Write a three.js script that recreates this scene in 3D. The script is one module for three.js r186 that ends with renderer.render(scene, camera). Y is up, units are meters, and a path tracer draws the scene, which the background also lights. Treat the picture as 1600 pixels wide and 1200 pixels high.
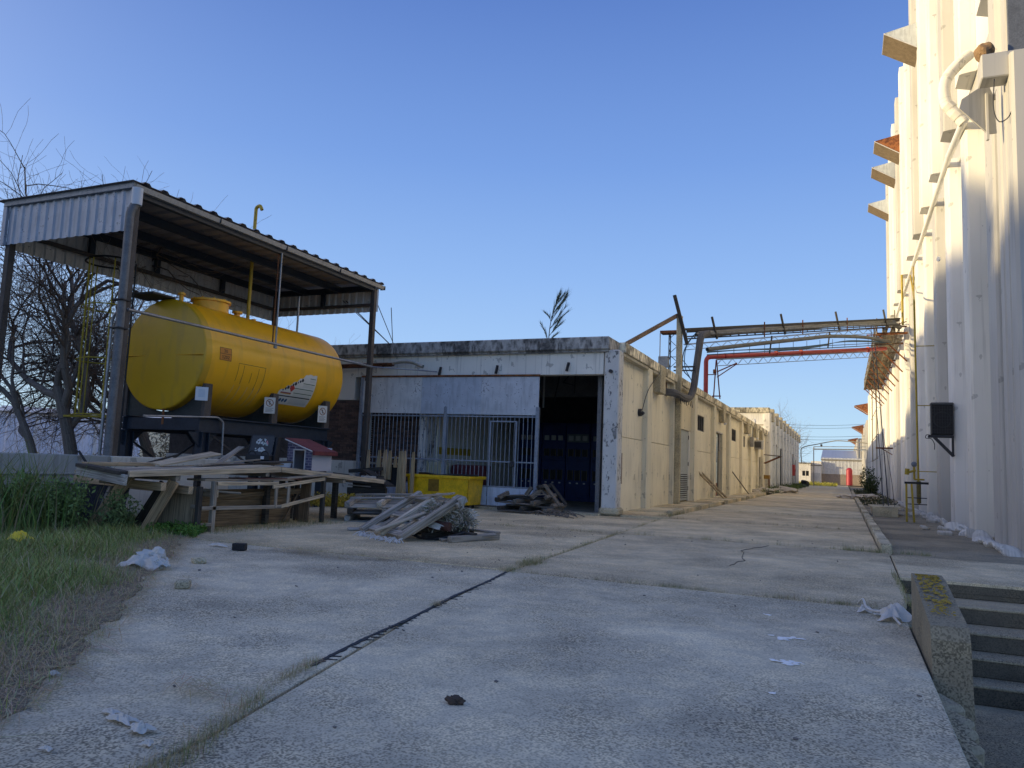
import * as THREE from 'three';
import { mergeGeometries } from 'three/addons/utils/BufferGeometryUtils.js';

// ---------------------------------------------------------------- camera, sky, sun, exposure
const scene = new THREE.Scene();
const camera = new THREE.PerspectiveCamera(53.35, 4 / 3, 0.05, 2500);
camera.position.set(0, 1.25, 0);
camera.rotation.order = 'YXZ';
camera.rotation.set(0.105561, 0.411615, 0.039417);
const renderer = new THREE.WebGLRenderer({ antialias: true });
renderer.setSize(1024, 768);
renderer.toneMapping = THREE.LinearToneMapping;
renderer.toneMappingExposure = 1.68;
renderer.shadowMap.enabled = true;
renderer.shadowMap.type = THREE.PCFSoftShadowMap;

const SUN = new THREE.Vector3(-0.915, 0.118, 0.385).normalize();
{
  const W = 1024, H = 512, d = new Float32Array(W * H * 4), v = new THREE.Vector3();
  const stops = [[0, .385, .51, .60], [3, .33, .475, .60], [8, .245, .385, .60], [14, .185, .315, .57], [22, .122, .23, .50], [33, .072, .146, .385], [50, .066, .132, .35], [90, .06, .12, .33]];
  for (let j = 0; j < H; j++) for (let i = 0; i < W; i++) {
    const lat = ((j + .5) / H - .5) * Math.PI, lon = ((i + .5) / W - .5) * 2 * Math.PI;
    v.set(Math.cos(lat) * Math.cos(lon), Math.sin(lat), Math.cos(lat) * Math.sin(lon));
    const e = Math.max(0, lat * 180 / Math.PI);
    let k = 0; while (k < stops.length - 2 && e > stops[k + 1][0]) k++;
    const a = stops[k], b = stops[k + 1], t = Math.min(1, (e - a[0]) / (b[0] - a[0]));
    const g = Math.acos(Math.min(1, Math.max(-1, v.dot(SUN)))) * 180 / Math.PI;
    const g1 = 1.0 * Math.exp(-g / 12), g2 = .8 * Math.exp(-g * g / 900);
    const o = (j * W + i) * 4;
    d[o] = .93 * (a[1] + (b[1] - a[1]) * t) + g1 * 1.0 + g2 * 1.0;
    d[o + 1] = .93 * (a[2] + (b[2] - a[2]) * t) + g1 * .72 + g2 * .86;
    d[o + 2] = .93 * (a[3] + (b[3] - a[3]) * t) + g1 * .38 + g2 * .64;
    d[o + 3] = 1;
  }
  const sky = new THREE.DataTexture(d, W, H, THREE.RGBAFormat, THREE.FloatType);
  sky.mapping = THREE.EquirectangularReflectionMapping;
  sky.magFilter = sky.minFilter = THREE.LinearFilter; sky.wrapS = THREE.RepeatWrapping;
  sky.needsUpdate = true;
  scene.background = sky; scene.environment = sky;
}
const sun = new THREE.DirectionalLight(new THREE.Color().setRGB(1, .78, .43), 3.5);
sun.target.position.set(-2, 4, -45);
sun.position.copy(sun.target.position).addScaledVector(SUN, 140);
sun.castShadow = true; sun.shadow.radius = 1.5; sun.shadow.mapSize.set(4096, 4096);
Object.assign(sun.shadow.camera, { left: -110, right: 110, top: 70, bottom: -70, near: 1, far: 320 });
scene.add(sun, sun.target);

// ---------------------------------------------------------------- helpers
const PI = Math.PI;
function rng(s) { return () => { s |= 0; s = s + 0x6D2B79F5 | 0; let t = Math.imul(s ^ s >>> 15, 1 | s); t = t + Math.imul(t ^ t >>> 7, 61 | t) ^ t; return ((t ^ t >>> 14) >>> 0) / 4294967296; }; }
const R = rng(12345);
const rr = (a, b) => a + (b - a) * R();
const V = (x, y, z) => new THREE.Vector3(x, y, z);
const C = (r, g, b) => new THREE.Color().setRGB(r, g, b);

// value noise that tiles
function vn(size, cx, cy, seed) {
  const r = rng(seed), L = new Float32Array(cx * cy); for (let i = 0; i < L.length; i++) L[i] = r();
  const out = new Float32Array(size * size);
  const X0 = new Int32Array(size), X1 = new Int32Array(size), FX = new Float32Array(size);
  for (let i = 0; i < size; i++) { const u = i / size * cx, a = Math.floor(u), f = u - a; X0[i] = a % cx; X1[i] = (a + 1) % cx; FX[i] = f * f * (3 - 2 * f); }
  for (let j = 0; j < size; j++) {
    const w = j / size * cy, a = Math.floor(w), f = w - a, fy = f * f * (3 - 2 * f), r0 = (a % cy) * cx, r1 = ((a + 1) % cy) * cx;
    for (let i = 0; i < size; i++) {
      const p = L[r0 + X0[i]], q = L[r0 + X1[i]], s = L[r1 + X0[i]], t = L[r1 + X1[i]], fx = FX[i];
      const top = p + (q - p) * fx, bot = s + (t - s) * fx; out[j * size + i] = top + (bot - top) * fy;
    }
  }
  return out;
}
function fbm(size, cx, cy, oct, seed, gain = .5) {
  const out = new Float32Array(size * size); let amp = 1, tot = 0;
  for (let o = 0; o < oct; o++) {
    const n = vn(size, Math.min(size, cx << o), Math.min(size, cy << o), seed + o * 17); for (let i = 0; i < out.length; i++) out[i] += n[i] * amp; tot += amp; amp *= gain;
  }
  for (let i = 0; i < out.length; i++) out[i] /= tot; return out;
}
const ss = (a, b, x) => { const t = Math.min(1, Math.max(0, (x - a) / (b - a))); return t * t * (3 - 2 * t); };
const mix = (a, b, t) => a + (b - a) * t;
const s2 = (x) => { x = Math.min(1, Math.max(0, x)); return x <= .0031308 ? x * 12.92 : 1.055 * Math.pow(x, 1 / 2.4) - .055; };
// fn(index) -> [r, g, b (linear), height]
function texPair(size, fn, bump = true) {
  const c = new Uint8Array(size * size * 4), h = bump ? new Uint8Array(size * size * 4) : null;
  for (let i = 0; i < size * size; i++) {
    const q = fn(i); c[i * 4] = s2(q[0]) * 255; c[i * 4 + 1] = s2(q[1]) * 255; c[i * 4 + 2] = s2(q[2]) * 255; c[i * 4 + 3] = 255;
    if (h) { const b = Math.min(255, Math.max(0, q[3] * 255)); h[i * 4] = h[i * 4 + 1] = h[i * 4 + 2] = b; h[i * 4 + 3] = 255; }
  }
  const mk = (a, srgb) => {
    const t = new THREE.DataTexture(a, size, size, THREE.RGBAFormat); t.wrapS = t.wrapT = THREE.RepeatWrapping;
    t.magFilter = THREE.LinearFilter; t.minFilter = THREE.LinearMipmapLinearFilter; t.generateMipmaps = true; t.anisotropy = 8;
    if (srgb) t.colorSpace = THREE.SRGBColorSpace; t.needsUpdate = true; return t;
  };
  return { map: mk(c, true), bump: h ? mk(h, false) : null };
}
function mat(pair, metres, o = {}) {
  const m = new THREE.MeshStandardMaterial({ roughness: .85, metalness: 0, side: THREE.DoubleSide, ...o });
  if (pair) {
    const rp = Array.isArray(metres) ? metres : [metres, metres];
    m.map = pair.map.clone(); m.map.repeat.set(1 / rp[0], 1 / rp[1]); m.map.needsUpdate = true;
    if (pair.bump && o.bumpScale) { m.bumpMap = pair.bump.clone(); m.bumpMap.repeat.set(1 / rp[0], 1 / rp[1]); m.bumpMap.needsUpdate = true; }
  }
  return m;
}
const tint = (m, r, g, b, o = {}) => { const k = m.clone(); k.color = C(r, g, b); Object.assign(k, o); return k; };
const plain = (r, g, b, o = {}) => new THREE.MeshStandardMaterial({ color: C(r, g, b), roughness: .7, side: THREE.DoubleSide, ...o });

// geometry: everything non-indexed with position, normal, uv (metres)
function fin(g) { if (g.index) g = g.toNonIndexed(); for (const k of Object.keys(g.attributes)) if (!['position', 'normal', 'uv'].includes(k)) g.deleteAttribute(k); return g; }
function uvBox(g, ou = 0, ov = 0) {
  g = fin(g); g.computeVertexNormals();
  const p = g.attributes.position, n = g.attributes.normal, uv = new Float32Array(p.count * 2);
  for (let i = 0; i < p.count; i++) {
    const ax = Math.abs(n.getX(i)), ay = Math.abs(n.getY(i)), az = Math.abs(n.getZ(i)), x = p.getX(i), y = p.getY(i), z = p.getZ(i);
    let u, v; if (ay > ax && ay > az) { u = x; v = z; } else if (ax > az) { u = z; v = y; } else { u = x; v = y; }
    uv[i * 2] = u + ou; uv[i * 2 + 1] = v + ov;
  }
  g.setAttribute('uv', new THREE.BufferAttribute(uv, 2)); return g;
}
// chamfered box centred at the origin; grain: u along the longest side
function cbox(w, h, d, b = .004, grain = false) {
  b = Math.min(b, w * .3, h * .3, d * .3);
  const P = [], x = w / 2, y = h / 2, z = d / 2;
  const tri = (a, c, e) => { // outward
    const nx = (c[1] - a[1]) * (e[2] - a[2]) - (c[2] - a[2]) * (e[1] - a[1]), ny = (c[2] - a[2]) * (e[0] - a[0]) - (c[0] - a[0]) * (e[2] - a[2]), nz = (c[0] - a[0]) * (e[1] - a[1]) - (c[1] - a[1]) * (e[0] - a[0]);
    const s = nx * (a[0] + c[0] + e[0]) + ny * (a[1] + c[1] + e[1]) + nz * (a[2] + c[2] + e[2]);
    if (s < 0) P.push(...a, ...e, ...c); else P.push(...a, ...c, ...e);
  };
  const quad = (a, c, e, f) => { tri(a, c, e); tri(a, e, f); };
  for (const s of [-1, 1]) {
    quad([s * x, -y + b, -z + b], [s * x, y - b, -z + b], [s * x, y - b, z - b], [s * x, -y + b, z - b]);
    quad([-x + b, s * y, -z + b], [x - b, s * y, -z + b], [x - b, s * y, z - b], [-x + b, s * y, z - b]);
    quad([-x + b, -y + b, s * z], [x - b, -y + b, s * z], [x - b, y - b, s * z], [-x + b, y - b, s * z]);
    for (const t of [-1, 1]) {
      quad([s * x, t * (y - b), -z + b], [s * x, t * (y - b), z - b], [s * (x - b), t * y, z - b], [s * (x - b), t * y, -z + b]);
      quad([s * x, -y + b, t * (z - b)], [s * x, y - b, t * (z - b)], [s * (x - b), y - b, t * z], [s * (x - b), -y + b, t * z]);
      quad([-x + b, s * y, t * (z - b)], [x - b, s * y, t * (z - b)], [x - b, s * (y - b), t * z], [-x + b, s * (y - b), t * z]);
      for (const q of [-1, 1]) tri([s * x, t * (y - b), q * (z - b)], [s * (x - b), t * y, q * (z - b)], [s * (x - b), t * (y - b), q * z]);
    }
  }
  const g = new THREE.BufferGeometry(); g.setAttribute('position', new THREE.BufferAttribute(new Float32Array(P), 3)); g.computeVertexNormals();
  const o = [rr(0, 5), rr(0, 5)];
  if (!grain) return uvBox(g);
  const L = w >= h && w >= d ? 0 : h >= d ? 1 : 2, n = g.attributes.normal, p = g.attributes.position, uv = new Float32Array(p.count * 2);
  for (let i = 0; i < p.count; i++) {
    const q = [p.getX(i), p.getY(i), p.getZ(i)], m = [Math.abs(n.getX(i)), Math.abs(n.getY(i)), Math.abs(n.getZ(i))];
    const big = m.indexOf(Math.max(...m)); const rest = [0, 1, 2].filter(k => k !== L && k !== big); const k2 = rest[0];
    uv[i * 2] = q[L] + o[0]; uv[i * 2 + 1] = (big === L ? q[rest[1] ?? k2] : 0) + q[k2] + o[1] + big * .37;
  }
  g.setAttribute('uv', new THREE.BufferAttribute(uv, 2)); return g;
}
const E3 = new THREE.Euler(), Q4 = new THREE.Quaternion(), M4 = new THREE.Matrix4();
function put(g, x, y, z, rx = 0, ry = 0, rz = 0) { M4.compose(V(x, y, z), Q4.setFromEuler(E3.set(rx, ry, rz, 'YXZ')), V(1, 1, 1)); g.applyMatrix4(M4); return g; }
// world-aligned box from a corner range, UV in world metres
function wbox(x0, x1, y0, y1, z0, z1, b = .006) { const g = cbox(Math.abs(x1 - x0), Math.abs(y1 - y0), Math.abs(z1 - z0), b); g.translate((x0 + x1) / 2, (y0 + y1) / 2, (z0 + z1) / 2); return uvBox(g); }
// plank between two points: length along p->q, height h (towards up), width w
function plank(p, q, h, w, roll = 0, b = .004, grain = true) {
  const d = q.clone().sub(p), L = d.length(); d.divideScalar(L);
  let up = Math.abs(d.y) > .95 ? V(0, 0, 1) : V(0, 1, 0); const s = V().crossVectors(d, up).normalize(); up = V().crossVectors(s, d).normalize();
  const g = cbox(L, h, w, b, grain); if (roll) g.rotateX(roll);
  const m = new THREE.Matrix4().makeBasis(d, up, s); m.setPosition(p.clone().add(q).multiplyScalar(.5)); g.applyMatrix4(m); return g;
}
function cyl(p, q, r0, r1 = r0, seg = 10, open = false) {
  const d = q.clone().sub(p), L = d.length(); const g = fin(new THREE.CylinderGeometry(r1, r0, L, seg, 1, open));
  const uv = g.attributes.uv; for (let i = 0; i < uv.count; i++) uv.setXY(i, uv.getX(i) * 2 * PI * r0, uv.getY(i) * L);
  M4.compose(p.clone().add(q).multiplyScalar(.5), Q4.setFromUnitVectors(V(0, 1, 0), d.divideScalar(L)), V(1, 1, 1)); g.applyMatrix4(M4); return g;
}
function tube(pts, r, seg = 8, steps = 0, tension = .5) {
  const c = new THREE.CatmullRomCurve3(pts, false, 'catmullrom', tension); const n = steps || pts.length * 5;
  const g = fin(new THREE.TubeGeometry(c, n, r, seg, false)), L = c.getLength(), uv = g.attributes.uv;
  for (let i = 0; i < uv.count; i++) uv.setXY(i, uv.getX(i) * L, uv.getY(i) * 2 * PI * r); return g;
}
// pipe with round elbows through straight points
function pipe(pts, r, bend = .1, seg = 10) {
  const path = new THREE.CurvePath(); let a = pts[0].clone();
  for (let i = 1; i < pts.length - 1; i++) {
    const p = pts[i], d0 = p.clone().sub(pts[i - 1]).normalize(), d1 = pts[i + 1].clone().sub(p).normalize();
    const e0 = p.clone().addScaledVector(d0, -bend), e1 = p.clone().addScaledVector(d1, bend);
    path.add(new THREE.LineCurve3(a, e0)); path.add(new THREE.QuadraticBezierCurve3(e0, p.clone(), e1)); a = e1;
  }
  path.add(new THREE.LineCurve3(a, pts[pts.length - 1].clone()));
  const gs = []; const list = [];
  for (const c of path.curves) { const n = c.type === 'LineCurve3' ? 1 : 6; for (let k = 0; k < n; k++) list.push(c.getPoint(k / n)); } list.push(pts[pts.length - 1].clone());
  for (let i = 0; i < list.length - 1; i++) { if (list[i].distanceTo(list[i + 1]) < 1e-4) continue; gs.push(cyl(list[i], list[i + 1], r, r, seg, i > 0 && i < list.length - 2)); if (i) { const s = fin(new THREE.SphereGeometry(r, seg, 6)); s.translate(list[i].x, list[i].y, list[i].z); gs.push(s); } }
  return mg(gs);
}
const mg = (l) => l.length === 1 ? l[0] : mergeGeometries(l.map(fin), false);
// polygon [[x,z],..] extruded up from y0 to y1
function prism(poly, y0, y1, b = 0) {
  const s = new THREE.Shape(poly.map(([x, z]) => new THREE.Vector2(x, -z)));
  const g = new THREE.ExtrudeGeometry(s, { depth: y1 - y0 - b, bevelEnabled: b > 0, bevelSize: b, bevelThickness: b, bevelOffset: -b, bevelSegments: 1, steps: 1 });
  g.rotateX(-PI / 2); g.translate(0, y0, 0); return uvBox(g);
}
// upright sheet: x to the right, y up, front face at z=0, thickness t behind; holes [[x0,y0,x1,y1],..]
function sheet(pts, holes, t) {
  const s = new THREE.Shape(pts.map(([x, y]) => new THREE.Vector2(x, y)));
  for (const [a, b, c, d] of holes) s.holes.push(new THREE.Path([new THREE.Vector2(a, b), new THREE.Vector2(a, d), new THREE.Vector2(c, d), new THREE.Vector2(c, b)]));
  const g = new THREE.ExtrudeGeometry(s, { depth: t, bevelEnabled: false }); g.translate(0, 0, -t); return uvBox(g);
}
// trapezoid-ribbed sheet: width along x, ribs towards +z, height along y
function ribbed(w, h, pitch, amp, skew) {
  const top = [], bot = []; const n = Math.round(w / pitch), p = w / n, t = .004;
  for (let i = 0; i < n; i++) { const x = i * p; for (const [f, a] of [[0, 0], [.5, 0], [.62, 1], [.86, 1], [.98, 0]]) { top.push([x + f * p, a * amp + t]); bot.push([x + f * p, a * amp]); } }
  top.push([w, t]); bot.push([w, 0]);
  const s = new THREE.Shape([...top, ...bot.reverse()].map(([x, y]) => new THREE.Vector2(x, -y)));
  const g = new THREE.ExtrudeGeometry(s, { depth: h, bevelEnabled: false }); g.rotateX(-PI / 2);
  if (skew) { const q = g.attributes.position; for (let i = 0; i < q.count; i++) q.setY(i, q.getY(i) + skew * q.getX(i)); }
  return uvBox(g);
}
const used = {};
const numbered = (n) => { const k = used[n] = (used[n] ?? -1) + 1; return k ? n + '_' + String(k).padStart(3, '0') : n; };
function thing(name, label, category, pos = [0, 0, 0], ry = 0, group) {
  const o = new THREE.Group(); o.name = numbered(name); o.position.set(...pos); o.rotation.y = ry; o.userData = { label, category }; if (group) o.userData.group = group; scene.add(o); return o;
}
function part(parent, name, geo, m, label) {
  const g = Array.isArray(geo) ? mg(geo) : geo; const o = new THREE.Mesh(g, m); o.name = name; o.castShadow = o.receiveShadow = true; if (label) o.userData.label = label; parent.add(o); return o;
}
function single(name, label, category, geo, m, group) {
  const g = Array.isArray(geo) ? mg(geo) : geo; const o = new THREE.Mesh(g, m); o.name = numbered(name); o.castShadow = o.receiveShadow = true; o.userData = { label, category }; if (group) o.userData.group = group;
  g.computeBoundingBox(); const b = g.boundingBox, c = V((b.min.x + b.max.x) / 2, b.min.y, (b.min.z + b.max.z) / 2); g.translate(-c.x, -c.y, -c.z); o.position.copy(c); scene.add(o); return o;
}
function struct(name, geo, m) { const g = Array.isArray(geo) ? mg(geo) : geo; const o = new THREE.Mesh(g, m); o.name = numbered(name); o.castShadow = o.receiveShadow = true; o.userData.kind = 'structure'; scene.add(o); return o; }
function sgroup(name) { const o = new THREE.Group(); o.name = numbered(name); o.userData.kind = 'structure'; scene.add(o); return o; }
function stuff(name, label, category, o) { o.name = numbered(name); o.userData = { label, category, kind: 'stuff' }; o.castShadow = o.receiveShadow = true; scene.add(o); return o; }

function canvasMat(w, h, fn, o = {}) {
  const c = document.createElement('canvas'); c.width = w; c.height = h; fn(c.getContext('2d'), w, h);
  const t = new THREE.CanvasTexture(c); t.colorSpace = THREE.SRGBColorSpace; return new THREE.MeshStandardMaterial({ map: t, roughness: .6, side: THREE.DoubleSide, ...o });
}
// ---------------------------------------------------------------- surfaces
const TX = {};
{ // worn concrete
  const S = 2048, big = fbm(S, 5, 5, 5, 11, .55), mid = fbm(S, 40, 40, 4, 23, .6), sp = vn(S, 720, 720, 31), sp2 = vn(S, 1300, 1300, 37), sw = fbm(S, 3, 12, 4, 41);
  TX.concrete = texPair(S, i => {
    let k = .60 + (big[i] - .5) * .48 + (mid[i] - .5) * .46 + (sw[i] - .5) * .24;
    k *= 1 - .62 * ss(.40, .74, sp[i] * .62 + sp2[i] * .38 + (mid[i] - .5) * .35) * (.6 + .6 * (1 - ss(.32, .66, big[i]))); k *= 1 + (sp2[i] - .5) * .3;
    const w = ss(.35, .7, mid[i]); return [k * (1.08 + .03 * w), k * .985, k * (.73 - .04 * w), .5 + (mid[i] - .5) * .5 + (sp[i] - .5) * .35];
  });
}
{ // painted render, cream white with faint rain streaks and flakes
  const S = 1024, a = fbm(S, 6, 6, 5, 51), st = fbm(S, 90, 4, 3, 57), fl = fbm(S, 24, 24, 4, 61, .6), big = fbm(S, 3, 3, 3, 67);
  TX.paint = texPair(S, i => {
    let k = .80 + (a[i] - .5) * .14 - .16 * ss(.58, .8, st[i]) - .10 * ss(.5, .75, big[i]); const f = ss(.735, .775, fl[i] + (big[i] - .5) * .25);
    k = mix(k, .30, f * .6); return [k, k * .965, k * .86, .6 - f * .4 + (a[i] - .5) * .3];
  });
  TX.clean = texPair(S, i => { const k = .72 + (a[i] - .5) * .07 - .13 * ss(.56, .82, st[i]) * ss(.35, .7, big[i]) - .20 * ss(.775, .80, fl[i]) - .07 * ss(.5, .8, big[i]); return [k, k * .975, k * .90, .6 + (a[i] - .5) * .25]; });
  // heavily flaked pillar paint
  const f2 = fbm(S, 26, 16, 5, 71, .72), f3 = fbm(S, 6, 4, 4, 73);
  TX.peel = texPair(S, i => {
    const f = ss(.57, .63, f2[i] + (f3[i] - .5) * .55); const k = .66 + (a[i] - .5) * .15; const q = .20 + .35 * (fl[i] - .4);
    return [mix(k, q * 1.02, f), mix(k * .97, q, f), mix(k * .9, q * .95, f), .8 - f * .6];
  });
  // mouldy cornice
  const g1 = fbm(S, 30, 9, 5, 81, .62), g2 = fbm(S, 5, 5, 4, 83);
  TX.mould = texPair(S, i => { const f = ss(.36, .66, g1[i] * .5 + g2[i] * .55); const q = mix(.46, .11, f) + (fl[i] - .5) * .22; return [q, q * .97, q * .9, .5 + fl[i] * .4 - f * .3]; });
}
{ // weathered timber, grain along u
  const S = 1024, g = fbm(S, 4, 110, 3, 91, .6), g2 = fbm(S, 3, 34, 4, 93, .6), ck = fbm(S, 5, 160, 2, 97), b = fbm(S, 5, 4, 3, 99);
  TX.wood = texPair(S, i => { let k = .62 + (g[i] - .5) * .75 + (g2[i] - .5) * .45 + (b[i] - .5) * .3; const c = ss(.66, .78, ck[i]); k *= 1 - .6 * c; return [k, k * .93, k * .82, .6 + (g[i] - .5) * .6 - c * .5]; });
  const r1 = fbm(S, 9, 9, 5, 101, .6), r2 = fbm(S, 60, 60, 3, 103, .6), r3 = fbm(S, 40, 5, 3, 107);
  TX.rust = texPair(S, i => { const f = r1[i] * .6 + r2[i] * .4; return [mix(.30, .10, ss(.35, .65, f)), mix(.115, .035, ss(.35, .65, f)), mix(.04, .018, ss(.35, .65, f)), f]; });
  TX.sheetmetal = texPair(S, i => { const s = ss(.55, .75, r3[i]); const f = .7 * ss(.735, .80, r2[i] * .55 + r1[i] * .45 + .1); let k = .56 + (r1[i] - .5) * .20 - s * .08; k = mix(k, .10, f); return [k, k * 1.0, k * 1.02, .5 + (r1[i] - .5) * .5]; });
  TX.yellow = texPair(S, i => { const dirt = ss(.52, .8, r3[i]) * .26 + ss(.6, .8, r1[i]) * .18; const k = 1 + (r1[i] - .5) * .16; return [mix(.86 * k, .34, dirt * .7), mix(.45 * k, .22, dirt * .7), mix(.012, .05, dirt), .5]; }, false);
  TX.grit = texPair(S, i => { const k = .8 + (r1[i] - .5) * .5 + (r2[i] - .5) * .45; return [k, k, k, r2[i] * .6 + r1[i] * .4]; });
  TX.bark = texPair(512, i => { const j = (i >> 9) * 2 * S + (i & 511) * 2; const k = .17 + (r3[j] - .5) * .14 + (r2[j] - .5) * .08; return [k * 1.1, k * .95, k * .8, r3[j] * .6 + r2[j] * .4]; });
}
const MT = {
  yard: mat(TX.concrete, 6.1, { bumpScale: .006, roughness: .93 }),
  cream: mat(TX.paint, [4.3, 4.7], { bumpScale: .004, roughness: .82 }),
  clean: mat(TX.clean, [5.1, 6.3], { bumpScale: .003, roughness: .7 }),
  peel: mat(TX.peel, [1.7, 2.3], { bumpScale: .006, roughness: .9 }),
  mould: mat(TX.mould, [2.7, 1.9], { bumpScale: .006, roughness: .95 }),
  wood: mat(TX.wood, [1.9, .9], { bumpScale: .004, roughness: .9 }),
  rust: mat(TX.rust, 1.4, { bumpScale: .003, roughness: .85, metalness: .2 }),
  sheet: mat(TX.sheetmetal, [2.3, 2.1], { bumpScale: .002, roughness: .55, metalness: .35 }),
  tank: mat(TX.yellow, [5.5, 2.6], { roughness: .36 }),
  grit: mat(TX.grit, 1.3, { bumpScale: .004, roughness: .9 }),
  bark: mat(TX.bark, [.8, 1.6], { bumpScale: .02, roughness: .95 }),
};
MT.yardB = tint(MT.yard, 1.04, 1.02, .98); MT.yardC = tint(MT.yard, .97, .91, .82); MT.yardD = tint(MT.yard, 1.05, .97, .84);
MT.mill = tint(MT.clean, .70, .70, .70); MT.warm = tint(MT.cream, 1.10, 1.04, .88); MT.white = tint(MT.cream, 1.05, 1.05, 1.04);
MT.greyPil = tint(MT.cream, 1.0, .95, .80); MT.rawcon = tint(MT.yard, .85, .82, .76);
MT.woodGrey = tint(MT.wood, .52, .48, .43); MT.woodPale = tint(MT.wood, .80, .69, .53); MT.woodDark = tint(MT.wood, .09, .085, .08); MT.woodBlue = tint(MT.wood, .62, .64, .66); MT.woodTan = tint(MT.wood, .80, .62, .42); MT.ply = tint(MT.wood, .40, .29, .18);
MT.iron = tint(MT.grit, .035, .038, .045, { roughness: .6 }); MT.ironBlue = tint(MT.grit, .022, .035, .055, { roughness: .55 }); MT.brownIron = tint(MT.grit, .095, .08, .07, { roughness: .7 });
MT.zinc = tint(MT.sheet, 1.15, 1.12, 1.06, { metalness: .15 }); MT.blueSheet = tint(MT.sheet, 1.25, 1.25, 1.2, { metalness: 0, roughness: .7 });
MT.pvcGrey = tint(MT.grit, .17, .175, .18, { roughness: .5 }); MT.galv = tint(MT.grit, .42, .43, .44, { roughness: .42, metalness: .5 });
MT.yellowPaint = tint(MT.grit, .62, .42, .03, { roughness: .5 }); MT.skip = tint(MT.grit, 1.0, .62, .012, { roughness: .42 });
MT.red = tint(MT.grit, .50, .055, .05, { roughness: .5 }); MT.dirt = tint(MT.grit, .13, .105, .075, { roughness: 1 });
MT.black = plain(.012, .012, .013, { roughness: .6 }); MT.plastic = plain(.70, .70, .70, { roughness: .45 });
// ---------------------------------------------------------------- ground and paving
{
  const pit = [[.53, 6], [9, 6], [9, -11.32], [.53, -11.32]];
  const s = new THREE.Shape([[-900, -900], [900, -900], [900, 900], [-900, 900]].map(([a, b]) => new THREE.Vector2(a, b)));
  s.holes.push(new THREE.Path(pit.map(([x, z]) => new THREE.Vector2(x, -z))));
  const g = new THREE.ShapeGeometry(s); g.rotateX(-PI / 2); g.translate(0, -.135, 0); struct('ground', uvBox(g), MT.dirt);
}
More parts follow.
